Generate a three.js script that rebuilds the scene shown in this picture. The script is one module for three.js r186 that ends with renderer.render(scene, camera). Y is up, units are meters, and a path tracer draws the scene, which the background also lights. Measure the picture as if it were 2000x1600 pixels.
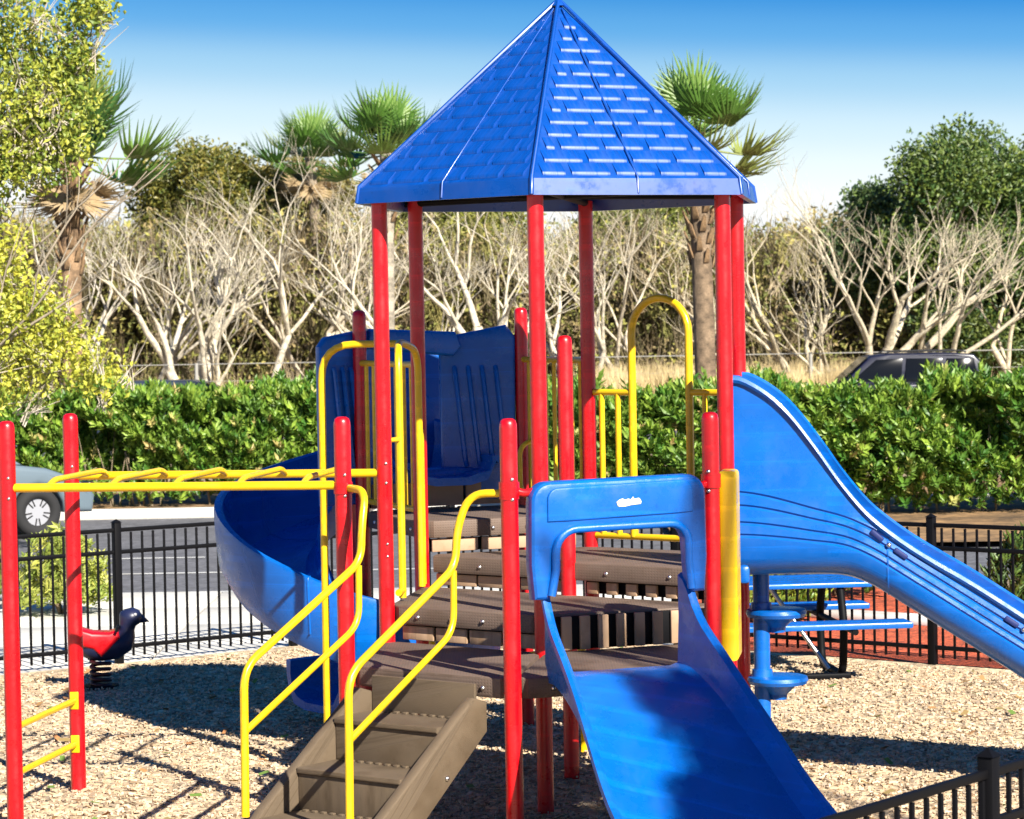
import * as THREE from 'three';
import { mergeGeometries, toCreasedNormals } from 'three/addons/utils/BufferGeometryUtils.js';
import { RoundedBoxGeometry } from 'three/addons/geometries/RoundedBoxGeometry.js';

// ---------------------------------------------------------------- camera, sky, sun, exposure
const scene = new THREE.Scene();
const renderer = new THREE.WebGLRenderer({ antialias: true });
renderer.toneMapping = THREE.LinearToneMapping;
renderer.toneMappingExposure = 2.3;
renderer.shadowMap.enabled = true;

const camera = new THREE.PerspectiveCamera(16.85, 1024 / 819, 0.1, 600);
camera.position.set(-0.31, 2.67, 16);
camera.up.set(Math.sin(0.018), Math.cos(0.018), 0);
camera.lookAt(-0.31, 2.67 - 175 / 5400 * 16, 0);
camera.focus = 15.2;
camera.userData.fStop = 8;

const clamp01 = (x) => Math.min(1, Math.max(0, x));
const lin = (r, g, b) => new THREE.Color().setRGB(r, g, b);
const SUN = new THREE.Vector3(2.5, 3.4, 3.75).normalize();
{
  const W = 1024, H = 1024, data = new Float32Array(W * H * 4);
  const stops = [[-90, .2, .18, .15], [-2, .42, .42, .4], [0, .56, .57, .57], [2.4, .53, .55, .555], [3.2, .46, .52, .54], [4.1, .355, .46, .52], [5.1, .20, .35, .48], [6.0, .07, .23, .44], [7.0, .018, .15, .39], [9, .01, .105, .32], [14, .01, .085, .27], [40, .007, .055, .19], [90, .005, .04, .14]];
  const at = (e) => {
    let i = 0; while (i < stops.length - 2 && e > stops[i + 1][0]) i++;
    const a = stops[i], b = stops[i + 1]; let t = Math.min(1, Math.max(0, (e - a[0]) / (b[0] - a[0]))); t = t * t * (3 - 2 * t) * .5 + t * .5;
    return [1, 2, 3].map((k) => (a[k] + (b[k] - a[k]) * t) * .85);
  };
  for (let j = 0; j < H; j++) {
    const e = (j + .5) / H * 180 - 90;
    for (let i = 0; i < W; i++) {
      const c = at(e + 2.6 * Math.cos((i + .5) / W * 2 * Math.PI - Math.PI) * clamp01(e / 4));
      const k = (j * W + i) * 4;
      data[k] = c[0]; data[k + 1] = c[1]; data[k + 2] = c[2]; data[k + 3] = 1;
    }
  }
  const t = new THREE.DataTexture(data, W, H, THREE.RGBAFormat, THREE.FloatType);
  t.mapping = THREE.EquirectangularReflectionMapping; t.magFilter = t.minFilter = THREE.LinearFilter; t.needsUpdate = true;
  scene.background = t; scene.environment = t;
}
const sun = new THREE.DirectionalLight(lin(1, .94, .84), 5);
sun.position.copy(SUN).multiplyScalar(60); sun.target.position.set(0, 0, -6); scene.add(sun, sun.target);
sun.castShadow = true; sun.shadow.mapSize.set(4096, 4096);
Object.assign(sun.shadow.camera, { left: -40, right: 40, top: 40, bottom: -40, near: 1, far: 160 });

// ---------------------------------------------------------------- helpers
function rng(seed) { let s = seed | 0; return () => { s = (s + 0x6d2b79f5) | 0; let t = Math.imul(s ^ (s >>> 15), 1 | s); t = (t + Math.imul(t ^ (t >>> 7), 61 | t)) ^ t; return ((t ^ (t >>> 14)) >>> 0) / 4294967296; }; }
const V = (x, y, z) => new THREE.Vector3(x, y, z);
const lerp = (a, b, t) => a + (b - a) * t;
const clamp = (x, a, b) => Math.min(b, Math.max(a, x));
// piecewise curve through [x, y] pairs (monotone-ish smooth)
function curve(pts) {
  return (x) => {
    if (x <= pts[0][0]) return pts[0][1];
    const n = pts.length; if (x >= pts[n - 1][0]) return pts[n - 1][1];
    let i = 0; while (x > pts[i + 1][0]) i++;
    const s = (k) => (k <= 0 || k >= n - 1) ? (k <= 0 ? (pts[1][1] - pts[0][1]) / (pts[1][0] - pts[0][0]) : (pts[n - 1][1] - pts[n - 2][1]) / (pts[n - 1][0] - pts[n - 2][0])) : (pts[k + 1][1] - pts[k - 1][1]) / (pts[k + 1][0] - pts[k - 1][0]);
    const h = pts[i + 1][0] - pts[i][0], t = (x - pts[i][0]) / h, t2 = t * t, t3 = t2 * t;
    return (2 * t3 - 3 * t2 + 1) * pts[i][1] + (t3 - 2 * t2 + t) * h * s(i) + (-2 * t3 + 3 * t2) * pts[i + 1][1] + (t3 - t2) * h * s(i + 1);
  };
}
function boxUV(g) {
  const p = g.attributes.position, n = g.attributes.normal, uv = new Float32Array(p.count * 2);
  for (let i = 0; i < p.count; i++) {
    const ax = Math.abs(n.getX(i)), ay = Math.abs(n.getY(i)), az = Math.abs(n.getZ(i));
    if (ay >= ax && ay >= az) { uv[2 * i] = p.getX(i); uv[2 * i + 1] = p.getZ(i); } else if (ax >= az) { uv[2 * i] = p.getZ(i); uv[2 * i + 1] = p.getY(i); } else { uv[2 * i] = p.getX(i); uv[2 * i + 1] = p.getY(i); }
  }
  g.setAttribute('uv', new THREE.BufferAttribute(uv, 2)); return g;
}
function fin(g, crease = 0.6) {
  let h = g.index ? g.toNonIndexed() : g;
  for (const k of Object.keys(h.attributes)) if (!['position', 'normal', 'uv'].includes(k)) h.deleteAttribute(k);
  if (crease > 0) h = toCreasedNormals(h, crease);
  else if (!h.attributes.normal) h.computeVertexNormals();
  return boxUV(h);
}
const names = new Map();
function numbered(n) { const k = names.get(n) || 0; names.set(n, k + 1); return k ? n + '_' + String(k).padStart(3, '0') : n; }
function mk(name, g, m, parent) {
  const o = new THREE.Mesh(Array.isArray(g) ? (g.length > 1 ? mergeGeometries(g) : g[0]) : g, m);
  o.name = parent ? name : numbered(name); o.castShadow = o.receiveShadow = true; (parent || scene).add(o); return o;
}
function thing(name, label, category, pos = [0, 0, 0], turn = 0, group) {
  const o = new THREE.Group(); o.name = numbered(name); o.position.set(...pos); o.rotation.y = turn; o.userData = { label, category };
  if (group) o.userData.group = group; scene.add(o); return o;
}
function part(name, parent) { const o = new THREE.Group(); o.name = name; parent.add(o); return o; }
function struct(name, g, m) { const o = mk(name, g, m); o.userData.kind = 'structure'; return o; }
// swept tube with minimal-rotation frames
function sweep(pts, rad, radial = 10, caps = true, crease = 0) {
  const n = pts.length, R = typeof rad === 'function' ? rad : () => rad, pos = [], idx = [];
  let t0 = pts[1].clone().sub(pts[0]).normalize();
  let nv = Math.abs(t0.y) < .9 ? V(0, 1, 0) : V(1, 0, 0); nv.sub(t0.clone().multiplyScalar(nv.dot(t0))).normalize();
  for (let i = 0; i < n; i++) {
    const a = pts[Math.max(0, i - 1)], b = pts[Math.min(n - 1, i + 1)], t = b.clone().sub(a).normalize();
    nv.sub(t.clone().multiplyScalar(nv.dot(t))).normalize(); const bv = t.clone().cross(nv), r = R(i / (n - 1), i);
    for (let k = 0; k < radial; k++) { const a2 = k / radial * Math.PI * 2, c = Math.cos(a2) * r, s = Math.sin(a2) * r; pos.push(pts[i].x + nv.x * c + bv.x * s, pts[i].y + nv.y * c + bv.y * s, pts[i].z + nv.z * c + bv.z * s); }
  }
  for (let i = 0; i < n - 1; i++) for (let k = 0; k < radial; k++) { const a = i * radial + k, b = i * radial + (k + 1) % radial, c = a + radial, d = b + radial; idx.push(a, b, d, a, d, c); }
  if (caps) { for (let k = 1; k < radial - 1; k++) { idx.push(0, k + 1, k); const o = (n - 1) * radial; idx.push(o, o + k, o + k + 1); } }
  const g = new THREE.BufferGeometry(); g.setAttribute('position', new THREE.Float32BufferAttribute(pos, 3)); g.setIndex(idx);
  if (crease) return fin(g, crease);
  g.computeVertexNormals(); return fin(g, caps ? 1.2 : 0);
}
function fillet(pts, r, n = 6) {
  const out = [pts[0].clone()];
  for (let i = 1; i < pts.length - 1; i++) {
    const p = pts[i], a = pts[i - 1].clone().sub(p), b = pts[i + 1].clone().sub(p), la = a.length(), lb = b.length();
    const d = Math.min(r, la * .49, lb * .49), A = p.clone().addScaledVector(a, d / la), B = p.clone().addScaledVector(b, d / lb);
    for (let k = 0; k <= n; k++) { const t = k / n; out.push(A.clone().multiplyScalar((1 - t) * (1 - t)).addScaledVector(p, 2 * t * (1 - t)).addScaledVector(B, t * t)); }
  }
  out.push(pts[pts.length - 1].clone()); return out;
}
const pipe = (pts, r, f = .12, radial = 12) => sweep(fillet(pts, f), r, radial);
// closed-section loft
function loft(sections, crease = .7, cap = true) {
  const n = sections.length, m = sections[0].length, pos = [], idx = [];
  for (const s of sections) for (const p of s) pos.push(p.x, p.y, p.z);
  for (let i = 0; i < n - 1; i++) for (let k = 0; k < m; k++) { const a = i * m + k, b = i * m + (k + 1) % m, c = a + m, d = b + m; idx.push(a, b, d, a, d, c); }
  if (cap) for (const [o, fl] of [[0, 1], [(n - 1) * m, 0]]) {
    const P = sections[o ? n - 1 : 0], c = P.reduce((q, p) => q.add(p), V(0, 0, 0)).divideScalar(m), ex = P[1].clone().sub(P[0]).normalize();
    let nn = V(0, 0, 0); for (let k = 0; k < m; k++) nn.add(P[k].clone().sub(c).cross(P[(k + 1) % m].clone().sub(c))); nn.normalize();
    const ey = nn.clone().cross(ex), tri = THREE.ShapeUtils.triangulateShape(P.map((p) => new THREE.Vector2(p.clone().sub(c).dot(ex), p.clone().sub(c).dot(ey))), []);
    for (const t of tri) fl ? idx.push(o + t[0], o + t[2], o + t[1]) : idx.push(o + t[0], o + t[1], o + t[2]);
  }
  const g = new THREE.BufferGeometry(); g.setAttribute('position', new THREE.Float32BufferAttribute(pos, 3)); g.setIndex(idx); return fin(g, crease);
}
function rbox(w, h, d, x = 0, y = 0, z = 0, r = .008, ry = 0) {
  const g = new RoundedBoxGeometry(w, h, d, 1, Math.min(r, w * .45, h * .45, d * .45)); if (ry) g.rotateY(ry); g.translate(x, y, z); return fin(g, .5);
}
function box(w, h, d, x = 0, y = 0, z = 0, ry = 0) { const g = new THREE.BoxGeometry(w, h, d); if (ry) g.rotateY(ry); g.translate(x, y, z); return fin(g, 0); }
function extrude(pts, depth, bevel = .01, holes = [], seg = 2) {
  const s = new THREE.Shape(pts.map((p) => new THREE.Vector2(p[0], p[1])));
  for (const h of holes) s.holes.push(new THREE.Path(h.map((p) => new THREE.Vector2(p[0], p[1]))));
  const g = new THREE.ExtrudeGeometry(s, { depth: depth - 2 * bevel, bevelEnabled: bevel > 0, bevelThickness: bevel, bevelSize: bevel, bevelOffset: -bevel, bevelSegments: seg, curveSegments: 8 });
  g.translate(0, 0, bevel); return fin(g, .5);
}
const xf = (g, m) => { g.applyMatrix4(m); return g; };
const basis = (x, y, z, o) => new THREE.Matrix4().makeBasis(x, y, z).setPosition(o);

// ---------------------------------------------------------------- textures
function noiseField(size, cells, octaves, seed, gain = .5) {
  const out = new Float32Array(size * size); let amp = 1, tot = 0;
  for (let o = 0; o < octaves; o++) {
    const c = cells << o, r = rng(seed + o * 77), g = new Float32Array(c * c).map(() => r());
    for (let j = 0; j < size; j++) for (let i = 0; i < size; i++) {
      const x = i / size * c, y = j / size * c, x0 = x | 0, y0 = y | 0; let fx = x - x0, fy = y - y0; fx = fx * fx * (3 - 2 * fx); fy = fy * fy * (3 - 2 * fy);
      const x1 = (x0 + 1) % c, y1 = (y0 + 1) % c;
      out[j * size + i] += amp * lerp(lerp(g[y0 * c + x0], g[y0 * c + x1], fx), lerp(g[y1 * c + x0], g[y1 * c + x1], fx), fy);
    }
    tot += amp; amp *= gain;
  }
  for (let i = 0; i < out.length; i++) out[i] /= tot; return out;
}
function tex(size, fn, srgb = true, rx = 1, ry = rx) {
  const d = new Uint8Array(size * size * 4);
  for (let i = 0; i < size * size; i++) { const c = fn(i, i % size, (i / size) | 0); for (let k = 0; k < 3; k++) d[4 * i + k] = clamp(Math.round(255 * (Array.isArray(c) ? c[k] : c)), 0, 255); d[4 * i + 3] = 255; }
  const t = new THREE.DataTexture(d, size, size); t.wrapS = t.wrapT = THREE.RepeatWrapping; t.magFilter = THREE.LinearFilter; t.minFilter = THREE.LinearMipmapLinearFilter; t.generateMipmaps = true;
  if (srgb) t.colorSpace = THREE.SRGBColorSpace; t.repeat.set(rx, ry); t.needsUpdate = true; return t;
}
const nA = noiseField(512, 4, 7, 11), nB = noiseField(512, 8, 6, 23), nC = noiseField(512, 32, 4, 37, .7), nD = noiseField(256, 64, 2, 41, .8);
const mapScuff = tex(512, (i, x, y) => { const st = nB[((y * 9) % 512) * 512 + ((x / 3) | 0)], a = .9 + .16 * (nA[i] - .5) + .1 * (nB[i] - .5) - clamp((nC[i] - .74) * .8, 0, .08) + clamp((st - .6) * .7, 0, .12); return [a, a, a]; }, true, .7);
const roughScuff = tex(512, (i) => { const a = .62 + .9 * (nB[i] - .5) + .5 * (nC[i] - .5); return [a, a, a]; }, false, 1.1);
const bumpFine = tex(256, (i) => nD[i], false, 6);
const mapStain = tex(512, (i) => { const s = clamp((nA[i] - .52) * 5, 0, 1) * .5 + clamp((nC[i] - .6) * 3, 0, 1) * .3, g = .95 - .15 * nB[i]; return [g - .24 * s, g - .28 * s, g - .36 * s]; }, true, .8);
const std = (c, o = {}) => new THREE.MeshPhysicalMaterial({ color: lin(...c), roughness: .5, ...o });
const M = {
  red: std([.66, .0015, .007], { map: mapScuff, roughness: .55, roughnessMap: roughScuff, clearcoat: .35, clearcoatRoughness: .25 }),
  yellow: std([.88, .56, .004], { map: mapScuff, roughness: .6, roughnessMap: roughScuff, clearcoat: .3, clearcoatRoughness: .25 }),
  blue: std([.001, .13, .54], { map: mapScuff, roughness: .55, roughnessMap: roughScuff, clearcoat: .2, clearcoatRoughness: .3, bumpMap: bumpFine, bumpScale: .0004 }),
  roof: std([.0003, .066, .36], { map: mapScuff, clearcoat: .75, clearcoatRoughness: .33, roughness: .6, roughnessMap: roughScuff }),
  navy: std([.008, .02, .12], { roughness: .6 }),
  tan: std([.165, .117, .07], { map: mapStain, roughness: .75, bumpMap: bumpFine, bumpScale: .0012 }),
  deck: std([.185, .128, .095], { map: mapStain, roughness: .7, bumpMap: tex(256, (i, x, y) => { const u = x % 16 - 8, v = y % 16 - 8; return u * u + v * v < 14 ? 0 : 1; }, false, 4), bumpScale: .0015 }),
  riser: std([.55, .36, .22], { map: mapStain, roughness: .7 }),
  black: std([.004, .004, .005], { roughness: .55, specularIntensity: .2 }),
  steel: std([.6, .6, .6], { metalness: 1, roughness: .3 }),
  label: std([.85, .78, .42], { roughness: .6 }),
  white: std([.78, .77, .74], { map: mapStain, roughness: .7 }),
};

// ---------------------------------------------------------------- setting
const plane = (x0, x1, z0, z1, y, nx = 1, nz = 1) => { const g = new THREE.PlaneGeometry(x1 - x0, z1 - z0, nx, nz); g.rotateX(-Math.PI / 2); g.translate((x0 + x1) / 2, y, (z0 + z1) / 2); return fin(g, 0); };
const poly = (pts, y) => { const s = new THREE.ShapeGeometry(new THREE.Shape(pts.map((p) => new THREE.Vector2(p[0], -p[1])))); s.rotateX(-Math.PI / 2); s.translate(0, y, 0); return fin(s, 0); };
const mapSoil = tex(512, (i) => { const a = .55 + .5 * (nA[i] - .5) + .5 * (nC[i] - .5); return [a * .98, a * .86, a * .66]; }, true, .25);
const mapMulch = tex(512, (i) => { const a = .74 + .35 * (nA[i] - .5) + .75 * (nC[i] - .5); return [a * 1.02, a * .9, a * .72]; }, true, .6);
const bumpMulch = tex(512, (i) => nC[i], false, .9);
const mapAsph = tex(512, (i) => { const a = .36 + .14 * (nA[i] - .5) + .22 * (nC[i] - .5); return [a, a, a * 1.04]; }, true, .5);
const mapConc = tex(512, (i) => { const a = .82 + .12 * (nA[i] - .5) + .1 * (nC[i] - .5); return [a, a * .98, a * .93]; }, true, .4);
struct('ground', plane(-260, 260, -420, 40, -.03), std([1, 1, 1], { map: mapSoil, roughness: .95 }));
const CORNER = [-.84, -7.86];
struct('play_area_ground', poly([[-5.6, -4.3], [-5.6, 9], [5, 9], [5, -3.2], CORNER], 0), std([1, 1, 1], { map: mapMulch, roughness: .95, bumpMap: bumpMulch, bumpScale: .02 }));
const conc = std([.95, .95, .95], { map: mapConc, roughness: .9 });
{
  const pv = struct('pavement', plane(-26, 1.2, -11.7, -4.6, -.019), std([.25, .22, .18], { roughness: 1 })), tones = [.94, 1, .9, .97].map((k) => std([k, k, k], { map: mapConc, roughness: .9 })), sg = rbox(1.485, .02, 1.485, 0, 0, 0, .006);
  for (let i = 0; i < 9; i++) for (let j = 0; j < 5; j++) { const m = mk('slab', sg, tones[(i * 3 + j * 5) % 4], pv); m.position.set(-11.5 + i * 1.5, -.014 + ((i * 7 + j * 3) % 5) * .0006, -10.95 + j * 1.5); if (j > 2 && i > 5) m.position.y -= .004; }
}
struct('parking_lot', plane(-40, 40, -22.6, -11.7, -.02), std([1, 1, 1], { map: mapAsph, roughness: .9, bumpMap: bumpMulch, bumpScale: .004 }));
const paint = std([.75, .75, .72], { map: mapStain, roughness: .8 });
for (const [x0, x1, z] of [[-12, 1.2, -11.82], [-4.9, 0, -14.0], [-12, -3.9, -16.0]]) struct('parking_line', plane(x0, x1, z - .06, z + .06, -.015), paint);
struct('kerb', rbox(80, .15, .2, 0, .045, -22.7, .03), conc);
struct('soil_bed', mergeGeometries([plane(-40, 40, -27.5, -22.8, .06), plane(1.6, 40, -22.8, -15.4, .055)]), std([.8, .62, .45], { map: mapSoil, roughness: 1 }));
const redMulch = std([1, 1, 1], { map: tex(512, (i) => { const a = .62 + .5 * (nC[i] - .5) + .3 * (nA[i] - .5); return [a * 1.15, a * .52, a * .3]; }, true, .8), roughness: 1, bumpMap: bumpMulch, bumpScale: .03 });
struct('mulch_bed', poly([[1.2, -11.6], [1.2, -6.3], [4.6, -3.6], [9, -3.6], [9, -9.4]], -.006), redMulch);
mk('garden_edging', sweep([V(1.8, .02, -9.0), V(2.6, .02, -8.1), V(3.3, .02, -7.5), V(4.6, .02, -6.9), V(7, .02, -6.6)], .07, 8), M.white).userData = { label: 'white edging strip crossing the orange mulch bed', category: 'edging' };

// ---------------------------------------------------------------- loose chips on the play area
{
  const r = rng(5), N = 70000, g = new THREE.BoxGeometry(1, 1, 1); { const p = g.attributes.position; for (let i = 0; i < p.count; i++) if (p.getX(i) > 0) p.setZ(i, p.getZ(i) * .6); }
  const m = new THREE.InstancedMesh(g, std([1, 1, 1], { roughness: .95 }), N), q = new THREE.Matrix4(), qt = new THREE.Quaternion(), e = new THREE.Euler(), col = new THREE.Color();
  let k = 0;
  while (k < N) {
    const x = lerp(-4.6, 4.2, r()), z = lerp(-7.6, 4.2, r());
    if (z < -5.35 - .75 * (x + 3.98) + .1 || z < -4.8 + .8 * (x - 2.8) + .1) continue;
    e.set((r() - .5) * .7, r() * 6.28, (r() - .5) * .7); qt.setFromEuler(e);
    const l = lerp(.012, .05, Math.pow(r(), 2.6));
    q.compose(V(x, .004 + r() * .012, z), qt, V(l, lerp(.004, .012, r()), l * lerp(.3, .6, r()))); m.setMatrixAt(k, q);
    const t = r(), b = lerp(.22, .66, Math.pow(r(), .8)); col.setRGB(b * 1.0, b * lerp(.7, .82, t), b * lerp(.42, .6, t)); m.setColorAt(k, col); k++;
  }
  const ll = new THREE.InstancedMesh(new THREE.PlaneGeometry(.05, .028, 2, 1).rotateX(-Math.PI / 2), std([1, 1, 1], { roughness: .8, side: THREE.DoubleSide }), 420);
  for (let i = 0; i < 420; i++) { let x, z; do { x = lerp(-4.6, 4.2, r()); z = lerp(-7.2, 4, r()); } while (z < -5.1 - .75 * (x + 3.98) || z < -4.6 + .8 * (x - 2.8)); e.set((r() - .5) * .8, r() * 6.3, (r() - .5) * .8); qt.setFromEuler(e); q.compose(V(x, .022 + r() * .01, z), qt, V(1, 1, 1).multiplyScalar(lerp(.7, 1.5, r()))); ll.setMatrixAt(i, q); ll.setColorAt(i, r() < .3 ? col.setRGB(.12, .2, .03) : col.setRGB(lerp(.2, .4, r()), .17, .06)); }
  ll.name = 'fallen_leaves'; ll.userData = { kind: 'stuff', label: 'small brown and green leaves fallen on the wood chips', category: 'leaves' }; ll.castShadow = ll.receiveShadow = true; scene.add(ll);
  m.name = 'wood_chips'; m.userData = { kind: 'stuff', label: 'loose tan wood chips covering the play area', category: 'wood chips' }; m.castShadow = m.receiveShadow = true; scene.add(m);
}

// ---------------------------------------------------------------- play structure
const R = 1.115, TH = -.149;
const hv = (k) => V(R * Math.sin(TH + k * Math.PI / 3), 0, R * Math.cos(TH + k * Math.PI / 3));
const P = [0, 1, 2, 3, 4, 5].map(hv), add = (a, b) => a.clone().add(b);
const F0 = add(P[0], P[5]), F1 = add(P[0], P[0]), F2 = add(P[0], P[1]);              // stair post, shared front post, slide post
const nBack = V(Math.sin(TH + 3.5 * Math.PI / 3), 0, Math.cos(TH + 3.5 * Math.PI / 3)).multiplyScalar(R);
const B0 = add(P[4], nBack), B1 = add(P[3], nBack);
const nLadder = P[0].clone().normalize(); const ladDir = V(-nLadder.z, 0, nLadder.x).multiplyScalar(1);     // away from the decks, to the monkey-bar end
const L0 = F0.clone().addScaledVector(ladDir, 1.83), L1 = P[5].clone().addScaledVector(ladDir, 1.83);
const H1 = .87, H2 = 1.07, H3 = 1.26, H4 = 1.46, EAVE = 3.335;
const play = thing('play_structure', 'red, yellow and blue playground climbing structure with peaked roof and slides', 'playground');
const PR = .0445;
function post(p, h, capped = true) {
  const pr = [[0, -.3], [PR, -.3], [PR, h - .05], [PR * .97, h - .03], [PR * .85, h - .012], [PR * .55, h - .002], [0, h]].map((a) => new THREE.Vector2(a[0], a[1]));
  const g = new THREE.LatheGeometry(capped ? pr : [[0, -.3], [PR, -.3], [PR, h], [0, h]].map((a) => new THREE.Vector2(a[0], a[1])), 20); g.translate(p.x, 0, p.z);
  return mk('post', fin(g, .7), M.red, play);
}
const boltG = (() => { const g = new THREE.SphereGeometry(.014, 8, 4, 0, 6.3, 0, Math.PI / 2); g.rotateX(Math.PI / 2); return fin(g, 0); })();
function bolt(o, p, n, s = 1, m = M.steel) { const b = mk('bolt', boltG, m, o); b.position.copy(p); b.lookAt(p.clone().add(n)); b.scale.setScalar(s); return b; }
for (const p of P) post(p, EAVE + .06, false);
post(V(0, 0, 0), 2.575);
for (const p of [F0, F1, F2]) bolt(post(p, 2.18), V(p.x, 2.165, p.z), V(.3, 1, .6), .5);
for (const p of [L0, L1]) post(p, 2.18);
for (const p of [B0, B1]) post(p, 2.75);

// decks: polygon through the posts, corners cut round them
function deck(pts, y, t = .105) {
  const out = [], n = pts.length, C = pts.reduce((a, b) => a.clone().add(b), V(0, 0, 0)).divideScalar(n);
  for (let i = 0; i < n; i++) { const p = pts[i], a = pts[(i + n - 1) % n].clone().sub(p).normalize(), b = pts[(i + 1) % n].clone().sub(p).normalize(), i2 = C.clone().sub(p).normalize().multiplyScalar(.012); out.push(p.clone().addScaledVector(a, .075).add(i2), p.clone().addScaledVector(b, .075).add(i2)); }
  const g = extrude(out.map((p) => [p.x, -p.z]), t, .012); g.rotateX(-Math.PI / 2); g.translate(0, y - t, 0);
  const d = mk('deck', fin(g, .5), M.deck, play);
  for (let i = 0; i < n; i++) { const a = pts[i], b = pts[(i + 1) % n], e = b.clone().sub(a), nn = V(e.z, 0, -e.x).normalize(); if (nn.dot(C.clone().sub(a)) > 0) nn.negate(); for (const s of [.2, .42, .62, .82]) bolt(d, a.clone().addScaledVector(e, s).addScaledVector(nn, -.008).setY(y - t * .55), nn); }
  return d;
}
deck([P[5], F0, F1, P[0]], H1); deck([P[0], F1, F2, P[1]], H1);
deck([P[4], P[5], P[0], P[1]], H2); deck([P[1], P[2], P[3], P[4]], H3); deck([P[4], P[3], B1, B0], H4);
// risers between the decks: upright boards, the shade in their gaps painted black
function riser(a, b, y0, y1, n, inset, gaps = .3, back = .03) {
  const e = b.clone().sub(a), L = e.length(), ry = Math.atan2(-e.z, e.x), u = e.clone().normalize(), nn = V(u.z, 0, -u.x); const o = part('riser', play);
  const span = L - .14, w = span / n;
  for (let i = 0; i < n; i++) { const c = a.clone().addScaledVector(u, .07 + (i + .5) * w).addScaledVector(nn, inset); mk('slat_or_stripe', rbox(w * (1 - gaps), y1 - y0 - .012, .022, c.x, (y0 + y1) / 2, c.z, .005, ry), M.riser, o); }
  const c = a.clone().lerp(b, .5).addScaledVector(nn, inset + back); mk('shade_board', rbox(span, y1 - y0 - .012, .014, c.x, (y0 + y1) / 2, c.z, .003, ry), M.black, o);  // added black sheet, stands in for the darkness under the deck
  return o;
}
const O = V(0, 0, 0);
riser(P[0], P[1], H1 + .002, H2 - .004, 9, -.034, .45, .019); riser(P[5], P[0], H1 + .002, H2 - .107, 4, .05, .08);  // first call: boards and black gaps imitate sun and shadow stripes on the deck edge
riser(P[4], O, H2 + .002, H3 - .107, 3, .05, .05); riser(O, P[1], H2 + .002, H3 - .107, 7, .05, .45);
riser(P[4], P[3], H3 + .002, H4 - .107, 3, .05, .08); riser(B0, B1, H4 + .002, 1.63, 3, .06, .06);

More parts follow.
